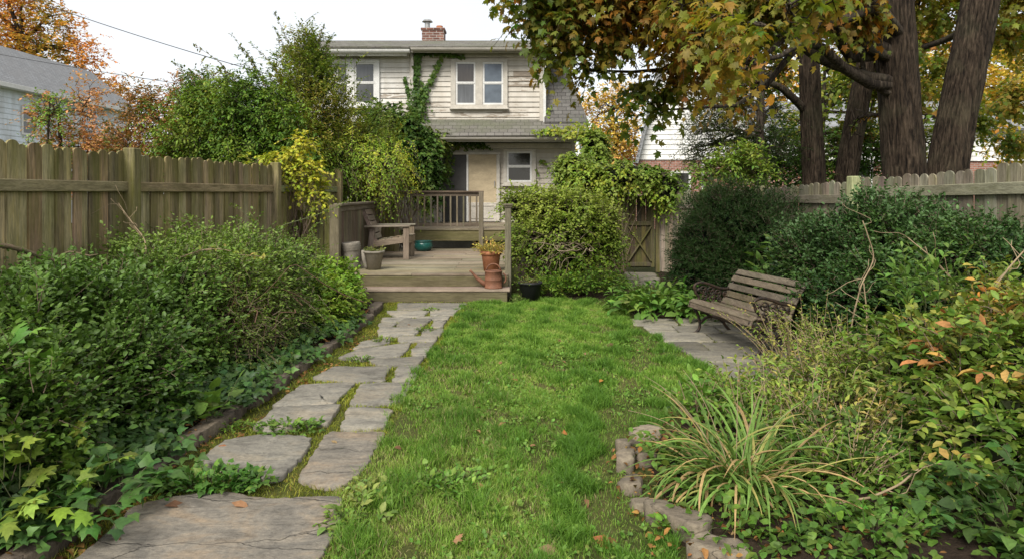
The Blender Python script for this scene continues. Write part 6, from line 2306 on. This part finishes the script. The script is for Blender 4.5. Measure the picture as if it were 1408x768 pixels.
# dead stems in front of the boxwood
for pts, lab in [([(2.9, 5.9, .3), (3.0, 5.9, .75), (3.15, 5.95, 1.05), (3.05, 5.95, 1.35)], 'dead stem curving up before the boxwood, nearest the bench'),
                 ([(2.95, 5.7, .2), (2.96, 5.7, .6), (2.95, 5.72, .85)], 'short straight dead stem right of the bench end'),
                 ([(3.8, 5.3, .6), (3.6, 5.5, .85), (3.45, 5.6, 1.05), (3.3, 5.7, 1.22)], 'dead stem leaning left across the boxwood'),
                 ([(3.3, 4.9, .7), (3.6, 5.0, 1.0), (3.85, 5.1, 1.2), (4.1, 5.2, 1.38)], 'dead stem leaning right across the boxwood'),
                 ([(4.0, 5.2, .6), (3.95, 5.2, 1.0), (4.05, 5.25, 1.3)], 'dead hooked stem at the far right before the boxwood')]:
    wand('dry_stalk', lab, pts, .008, .004, 0, twigs=4, cat='dry stalk', group='dry stalks before the boxwood')


# strappy grass clump
def clump(label, c, n, L, wd):
    root = thing('strappy_grass_clump', label, 'grass clump', (c[0], c[1], .05))
    P0 = np.array([c[0], c[1], .06])
    m = 10
    V, loops, st, C = [], [], [], []
    base = 0
    for i in range(n):
        a = rng.uniform(0, 2 * pi)
        el = radians(rng.uniform(8, 74))
        l = L * rng.uniform(.55, 1.15)
        d = np.array([cos(a), sin(a), 0])
        sub = [(0, 0), (.11, .07), (-.08, .09), (.03, -.09)][i % 4]
        s0 = P0 + d * rng.uniform(0, .06) + np.array([sub[0] + rng.normal(0, .025), sub[1] + rng.normal(0, .025), 0])
        t = np.linspace(0, 1, m)
        bend = rng.uniform(.5, 2.9)
        ang = el - bend * t ** 1.4
        dz = np.cumsum(np.sin(ang)) / m * l
        dx = np.cumsum(np.cos(ang)) / m * l
        z = s0[2] + dz
        z = np.maximum(z, .03 + .01 * rng.random())
        p = s0 + d * dx[:, None]
        p[:, 2] = z
        sd_ = np.array([-d[1], d[0], 0]) + UP * rng.normal(0, .2)
        swerve = rng.normal(0, .12) * t ** 2
        p = p + sd_ * (swerve * l)[:, None]
        w_ = wd * rng.uniform(.6, 1.2) * np.minimum(1, (1.02 - t) * 3.0) * np.minimum(1, .55 + t * 2)
        Lp = p + sd_ * w_[:, None] / 2 + UP * (w_ * .28)[:, None]
        Rp = p - sd_ * w_[:, None] / 2 + UP * (w_ * .28)[:, None]
        V.append(np.stack([Lp, p, Rp], 1).reshape(-1, 3))
        r = rng.random()
        if r < .66:
            c0, c1 = np.array([.15, .26, .05]), np.array([.17, .28, .06])
        elif r < .8:
            c0, c1 = np.array([.30, .34, .09]), np.array([.48, .40, .13])
        else:
            c0, c1 = np.array([.48, .36, .16]), np.array([.42, .27, .12])
        cc = (c0 * (1 - t[:, None]) + c1 * t[:, None]) * rng.uniform(.65, 1.25)
        C.append(np.repeat(cc[:, None], 3, 1).reshape(-1, 3) * np.tile([1.05, .8, 1.05], m)[:, None])
        for j in range(m - 1):
            for e in (0, 1):
                o_ = base + j * 3 + e
                st.append(len(loops))
                loops += [o_, o_ + 1, o_ + 4, o_ + 3]
        base += m * 3
    me = raw_mesh('blades', np.concatenate(V) - base_of(root), loops, st, np.concatenate(C))
    link_mesh('blades', me, M['leaf'], root)
    return root


cc = G(1012, 690)
clump('arching strappy clump of green and straw coloured leaves beside the edging stones', cc, 340, .58, .0145)
root = thing('seed_stalk', 'thin dry seed stalks bending over the lawn from the strappy clump', 'stalk', (cc[0], cc[1], .05))
n = 7
a = np.array([[-.42, .28, .52], [-.55, .05, .40], [-.20, .3, .55], [.12, .32, .60], [.25, .22, .55], [-.35, .45, .42], [.38, .1, .42]])
t = np.linspace(0, 1, 10)[None, :, None]
SP = np.array([cc[0], cc[1], .06]) + a[:, None] * t + UP * .14 * np.sin(t * pi) * np.linalg.norm(a, axis=1)[:, None, None]
tubes('stems', SP, np.broadcast_to(np.linspace(.0024, .0012, 10), (n, 10)), M['drystem'], root, 4)

# ------------------------------------------------------------------ trees behind the right fence
MAP = [(.045, .095, .02), (.075, .125, .026), (.11, .135, .03), (.165, .13, .034), (.25, .13, .036), (.34, .155, .045)]
A0 = np.array([5.87, 10.2])
SCL = 1.0


def WB_(u, v, Y, r, ry=None, rz=None):
    p = W(u, v, Y)
    return (p[0], p[1], p[2], r * SCL, (ry or r) * SCL, (rz or r * .7) * SCL)


SCL = .66
crownA = [WB_(752, 30, 9.5, .62), WB_(800, 5, 9.5, .7), WB_(770, 75, 9.6, .42), WB_(835, 55, 9.8, .6), WB_(812, 105, 9.8, .30), WB_(880, 20, 9.6, .8), WB_(925, 95, 10, .35), WB_(878, 138, 10.2, .26, None, .26), WB_(925, 125, 10.2, .34), WB_(905, 160, 10.3, .15, None, .14),
          WB_(960, 40, 8.6, .7), WB_(970, 100, 9.0, .36), WB_(1040, 10, 8.8, .5), WB_(950, -20, 9, 1.0), WB_(1080, -20, 8.5, 1.0), WB_(1175, 10, 9.5, .6), WB_(850, -50, 9.4, 1.1), WB_(740, -30, 9.4, .8),
          WB_(1005, 135, 10.5, .25)]
crownA = [(b[0] * .8, b[1] * .8, EYE + (b[2] - EYE) * .8 + .07, b[3] * .8, b[4] * .8, b[5] * .8) if b[0] < 2.6 else b for b in crownA]
tree('maple_tree', 'large maple with thick straight trunk and branch sweeping left over the lawn', (A0[0], A0[1], 0),
     [([(5.87, 10.2, 0), (5.87, 10.2, 1.6), (5.75, 10.2, 3.5), (5.66, 10.2, 5.5), (5.6, 10.2, 8)], [.30, .285, .265, .24, .16])],
     crownA, 2450, 6, .30, T_MAPLE, (.10, .10), MAP, 'maple', clump=.55, f=.9, flat=.55, droop=.6, limbs=1, limbp=.36, r1=.05, shell=(.1, 1.08), upk=.05, rnd=.8, lump=.3, stems=6, bright=.3, seed=3)
nearb = [WB_(1000, 25, 5.6, .26), WB_(1045, 35, 5.2, .24), WB_(965, 50, 6.0, .26), WB_(1090, 5, 5.0, .24), WB_(1030, 85, 6.0, .2), WB_(940, 0, 6.2, .3), WB_(1005, 70, 5.8, .16), WB_(1125, -10, 5.2, .3)]
# low hanging limb of the second maple
crownB = [WB_(1300, 10, 12, .9), WB_(1390, 40, 12, .8), WB_(1400, 130, 14, .9), WB_(1340, 160, 15, .8), WB_(1230, 60, 14, .8), WB_(1395, 195, 15, .6), WB_(1180, 70, 14.5, .7), WB_(1250, 130, 14, .6), WB_(1300, 200, 15, .6), WB_(1290, 90, 14, .7), WB_(1150, -10, 12, 1.0), WB_(1250, -20, 12, 1.1), WB_(1420, -20, 11, 1.2)] + nearb
tree('maple_tree', 'leaning maple trunk at the far right with a knot and yellowing crown', (6.45, 10.2, 0),
     [([(6.42, 10.2, 0), (6.47, 10.2, 1.7), (6.74, 10.2, 3.2), (7.0, 10.2, 4.5), (7.4, 10.2, 7)], [.28, .26, .25, .24, .17])],
     crownB, 1700, 6, .30, T_MAPLE, (.105, .105), [(.06, .115, .022), (.085, .145, .03), (.13, .17, .035), (.17, .165, .04), (.24, .17, .045), (.32, .15, .04)], 'maple', bias=-.06, clump=.5, f=.8, flat=.55, droop=.6, limbs=1, limbp=.3, r1=.034, shell=(.1, 1.08), upk=.05, rnd=.8, lump=.3, stems=5, seed=5)
crownC = [WB_(1080, 30, 14.6, .9), WB_(1060, 100, 14.6, .6), WB_(1160, 20, 15.2, .8), WB_(1010, 60, 14, .8)]
tree('maple_tree', 'slimmer upright trunk further back, left of its leaning twin', (6.2, 14, 0),
     [([(6.22, 14, 0), (6.2, 14, 1.6), (6.12, 14, 3.4), (6.05, 14, 5.5), (5.9, 14, 7)], [.23, .22, .20, .17, .1])],
     crownC, 560, 6, .34, T_MAPLE, (.125, .125), MAP, 'maple', clump=.55, f=.8, flat=.55, droop=.6, limbs=2, r1=.05, shell=(.1, 1.08), upk=.05, lump=.3, stems=5)
tree('maple_tree', 'slimmer trunk further back that leans right beside the upright one', (6.85, 14.2, 0),
     [([(6.85, 14.2, 0), (6.9, 14.2, 1.6), (7.2, 14.2, 3.4), (7.5, 14.2, 5.0), (7.8, 14.2, 7)], [.24, .22, .2, .17, .1])],
     [WB_(1210, 30, 15, .9), WB_(1190, 120, 15, .55), WB_(1170, 180, 15.5, .5), WB_(1270, 40, 15.5, .9)], 480, 6, .34, T_MAPLE, (.125, .125), MAP, 'maple', clump=.55, f=.8, flat=.55, droop=.6, limbs=2, r1=.05, shell=(.1, 1.08), upk=.05, lump=.3, stems=5)
# visible crooked limbs
for pts, r0, lab in [([W(1224, 80, 10.1), W(1195, 66, 9.9), W(1165, 48, 9.7), W(1120, 38, 9.5), W(1075, 50, 9.3), W(1030, 70, 9.2)], .085, 'crooked dark limb reaching left from the thick straight trunk'),
                     ([W(1226, 130, 10.1), W(1205, 118, 10), W(1188, 100, 9.9), W(1186, 60, 9.8), W(1195, 20, 9.8)], .06, 'limb bending upward from the thick straight trunk'),
                     ([W(1107, 152, 14), W(1075, 122, 13.6), W(1045, 112, 13.4), W(1020, 118, 13.2)], .09, 'short limb reaching left from the slimmer upright trunk'),
                     ([W(1228, 162, 10.2), W(1200, 158, 10.6), W(1178, 165, 11), W(1172, 182, 11.2)], .04, 'thin low limb left of the thick straight trunk'),
                     ([W(1245, 150, 10.4), W(1290, 162, 10.8), W(1330, 172, 11.3)], .035, 'thin limb crossing between the two big trunks')]:
    wand('tree_limb', lab, pts, r0, r0 * .35, 24, (.11, .11), MAP, 'bark', T_MAPLE, 'limb', twigs=8)

SCL = 1.0
HEM = [(.012, .026, .012), (.02, .04, .016), (.035, .055, .02), (.08, .075, .03)]
tree('conifer_tree', 'dark feathery conifer with thin trunk behind the yew and fence', (4.85, 13.4, 0), [([(4.85, 13.4, 0), (4.85, 13.4, 2), (4.9, 13.4, 4.2)], [.10, .09, .06])],
     [WB_(985, 140, 13.6, .65), WB_(1000, 190, 13.6, .7), WB_(960, 215, 13.6, .4), WB_(1050, 150, 13.8, .5), WB_(1020, 90, 13.8, .55), WB_(1060, 205, 13.8, .5), WB_(970, 175, 13.4, .45)], 2000, 14, .36, T_SMALL, (.05, .014), HEM, limbs=3, r1=.02, droop=.4, shell=(.2, 1.05), spread=60)
US = [(.02, .055, .014), (.04, .09, .02), (.07, .14, .026), (.12, .19, .04), (.2, .22, .05)]
tree('understory_shrub', 'bright green shrub looking over the fence left of the conifer', (4.55, 12.9, 0), [([(4.55, 12.9, 0), (4.5, 12.9, 1.0), (4.4, 12.9, 2.0)], [.04, .03, .01])],
     [WB_(1010, 228, 12.6, .4), WB_(975, 240, 12.6, .35), WB_(1030, 215, 12.7, .3), WB_(1045, 240, 12.3, .25)], 420, 7, .3, T_OVAL, (.085, .04), US[1:], limbs=2, r1=.012, cat='shrub')
tree('understory_shrub', 'deep green bushes behind the fence between the slimmer trunks', (6.0, 15.5, 0), [([(6.0, 15.5, 0), (6, 15.5, 1.0), (6, 15.5, 2.4)], [.06, .05, .02])],
     [WB_(1075, 200, 15.5, .8), WB_(1140, 215, 15.5, .7), WB_(1205, 225, 15.5, .6), WB_(1100, 240, 15, .7), WB_(1190, 190, 15.5, .5), WB_(1040, 225, 15.5, .6)], 1500, 7, .34, T_OVAL, (.09, .05), US[:4], limbs=2, r1=.02, cat='shrub')
tree('autumn_tree', 'yellow leaved tree in the far gap right of the house', (4.9, 32, 0), [([(4.9, 32, 0), (4.9, 32, 2.5), (4.7, 32, 6)], [.15, .12, .04])],
     [WB_(845, 165, 32, 1.3), WB_(825, 150, 32, 1.1), WB_(865, 190, 32, 1.0), WB_(830, 205, 32, 1.2), WB_(850, 135, 32, .9)], 760, 7, .6, T_SMALL, (.16, .11), [(.34, .27, .08), (.46, .36, .12), (.5, .36, .16), (.44, .24, .1)], limbs=5, r1=.05, stems=12)
tree('autumn_tree', 'low orange tree under the yellow one right of the house', (5.2, 35, 0), [([(5.2, 35, 0), (5.2, 35, 1.5), (5.2, 35, 4)], [.12, .1, .04])],
     [WB_(850, 210, 35, 1.1), WB_(872, 225, 35, .9), WB_(835, 225, 35, 1.0)], 420, 7, .6, T_SMALL, (.18, .12), [(.46, .2, .06), (.52, .26, .09), (.4, .16, .05)], limbs=4, r1=.05)
tree('understory_tree', 'yellow green tree filling the gaps behind the big trunks', (8.6, 19, 0), [([(8.6, 19, 0), (8.6, 19, 2), (8.7, 19, 5)], [.09, .08, .04])],
     [WB_(1150, 120, 19, 1.0), WB_(1230, 150, 19, 1.0), WB_(1300, 110, 19.5, 1.1), WB_(1380, 140, 19.5, 1.1), WB_(1290, 190, 19, .8), WB_(1200, 80, 19.5, 1.0), WB_(1385, 200, 19, .7), WB_(1100, 170, 19, .8), WB_(1400, 60, 20, 1.2), WB_(1180, 185, 19, .7)],
     1500, 7, .42, T_OVAL, (.14, .085), [(.05, .10, .02), (.10, .15, .03), (.2, .21, .04), (.34, .26, .05), (.38, .2, .05)], 'maple', clump=.6, f=.6, limbs=2, r1=.025, flat=.55, droop=.4, shell=(.15, 1.08))
tree('autumn_tree', 'golden autumn tree behind the brick house at the far right', (17, 36, 0), [([(17, 36, 0), (17, 36, 3), (17, 36, 8)], [.25, .2, .08])],
     [WB_(1210, 130, 36, 2.6), WB_(1290, 110, 36, 2.6), WB_(1370, 110, 36, 2.8), WB_(1140, 130, 36, 2.4), WB_(1060, 120, 36, 2.2)], 1300, 7, .9, T_SMALL, (.26, .2), [(.14, .17, .04), (.3, .25, .06), (.46, .33, .09), (.44, .22, .07)], limbs=3, r1=.08, f=.3)

# creeping cover over the soil of the right bed
n = 4600
y = rng.uniform(2.7, 6.2, n)
x = right_lawn(y) + .12 + rng.random(n) * 2.6
P = np.c_[x, y, np.full(n, .06)]
P = P[(np.hypot(P[:, 0] - cc[0], P[:, 1] - cc[1]) > .18) & ~((P[:, 1] > 5.4) & (P[:, 0] < 3.2)) & (P[:, 0] < 4.0)]
P = P[rng.random(len(P)) < np.clip(.5 + .5 * noise(P, 1.6, 3) + .25 * (P[:, 0] - 1.3), .05, 1)]
n = len(P)
D = nrm(np.c_[rng.normal(0, .6, (n, 2)), rng.uniform(.4, 1.2, n)])
C, A, N, line = sprig(P, D, rng.uniform(.08, .24, n), 5, 55, .35, flat=.7)
s = rng.uniform(.5, 1.2, len(C))
o = leaves('creeping_ground_cover', C, A, N, .05 * s, .034 * s, T_OVAL, pick(C, [(.03, .07, .018), (.05, .105, .024), (.08, .15, .035), (.13, .18, .05)], .5, 2), M['leaf'], None, .25)
tag(o, kind='stuff')
perennial('tall wild stems behind the goldenrod, close to the patio edge', (2.75, 5.45), .3, 46, .7, (-.1, 0), (.05, .02), WE, k=18)
perennial('tangled low wild stems right of the strappy clump', (1.75, 3.75), .26, 46, .36, (0, 0), (.05, .024), WE[:4], k=10)
perennial('pale fine leaved stems in the centre of the right bed', (2.05, 4.3), .28, 50, .52, (-.05, -.05), (.055, .022), WE[1:], k=14)

# clover and small weeds through the lawn
P = lawn_pts(9000, 2.8, 7.5)
P = P[noise(P, 1.7, 5) + .25 * rng.normal(size=len(P)) > .45]
n = len(P)
D = nrm(np.c_[rng.normal(0, .6, (n, 2)), np.ones(n)])
C, A, N, line = sprig(P, D, rng.uniform(.03, .06, n), 3, 60, .2, t0=.6, flat=.9)
s = rng.uniform(.6, 1.2, len(C))
o = leaves('lawn_clover', C, A, N, .022 * s, .02 * s, T_HEART, pick(C, [(.06, .14, .03), (.09, .18, .045), (.14, .22, .07)], .4, 3), M['leaf'], None, .15)
tag(o, kind='stuff')
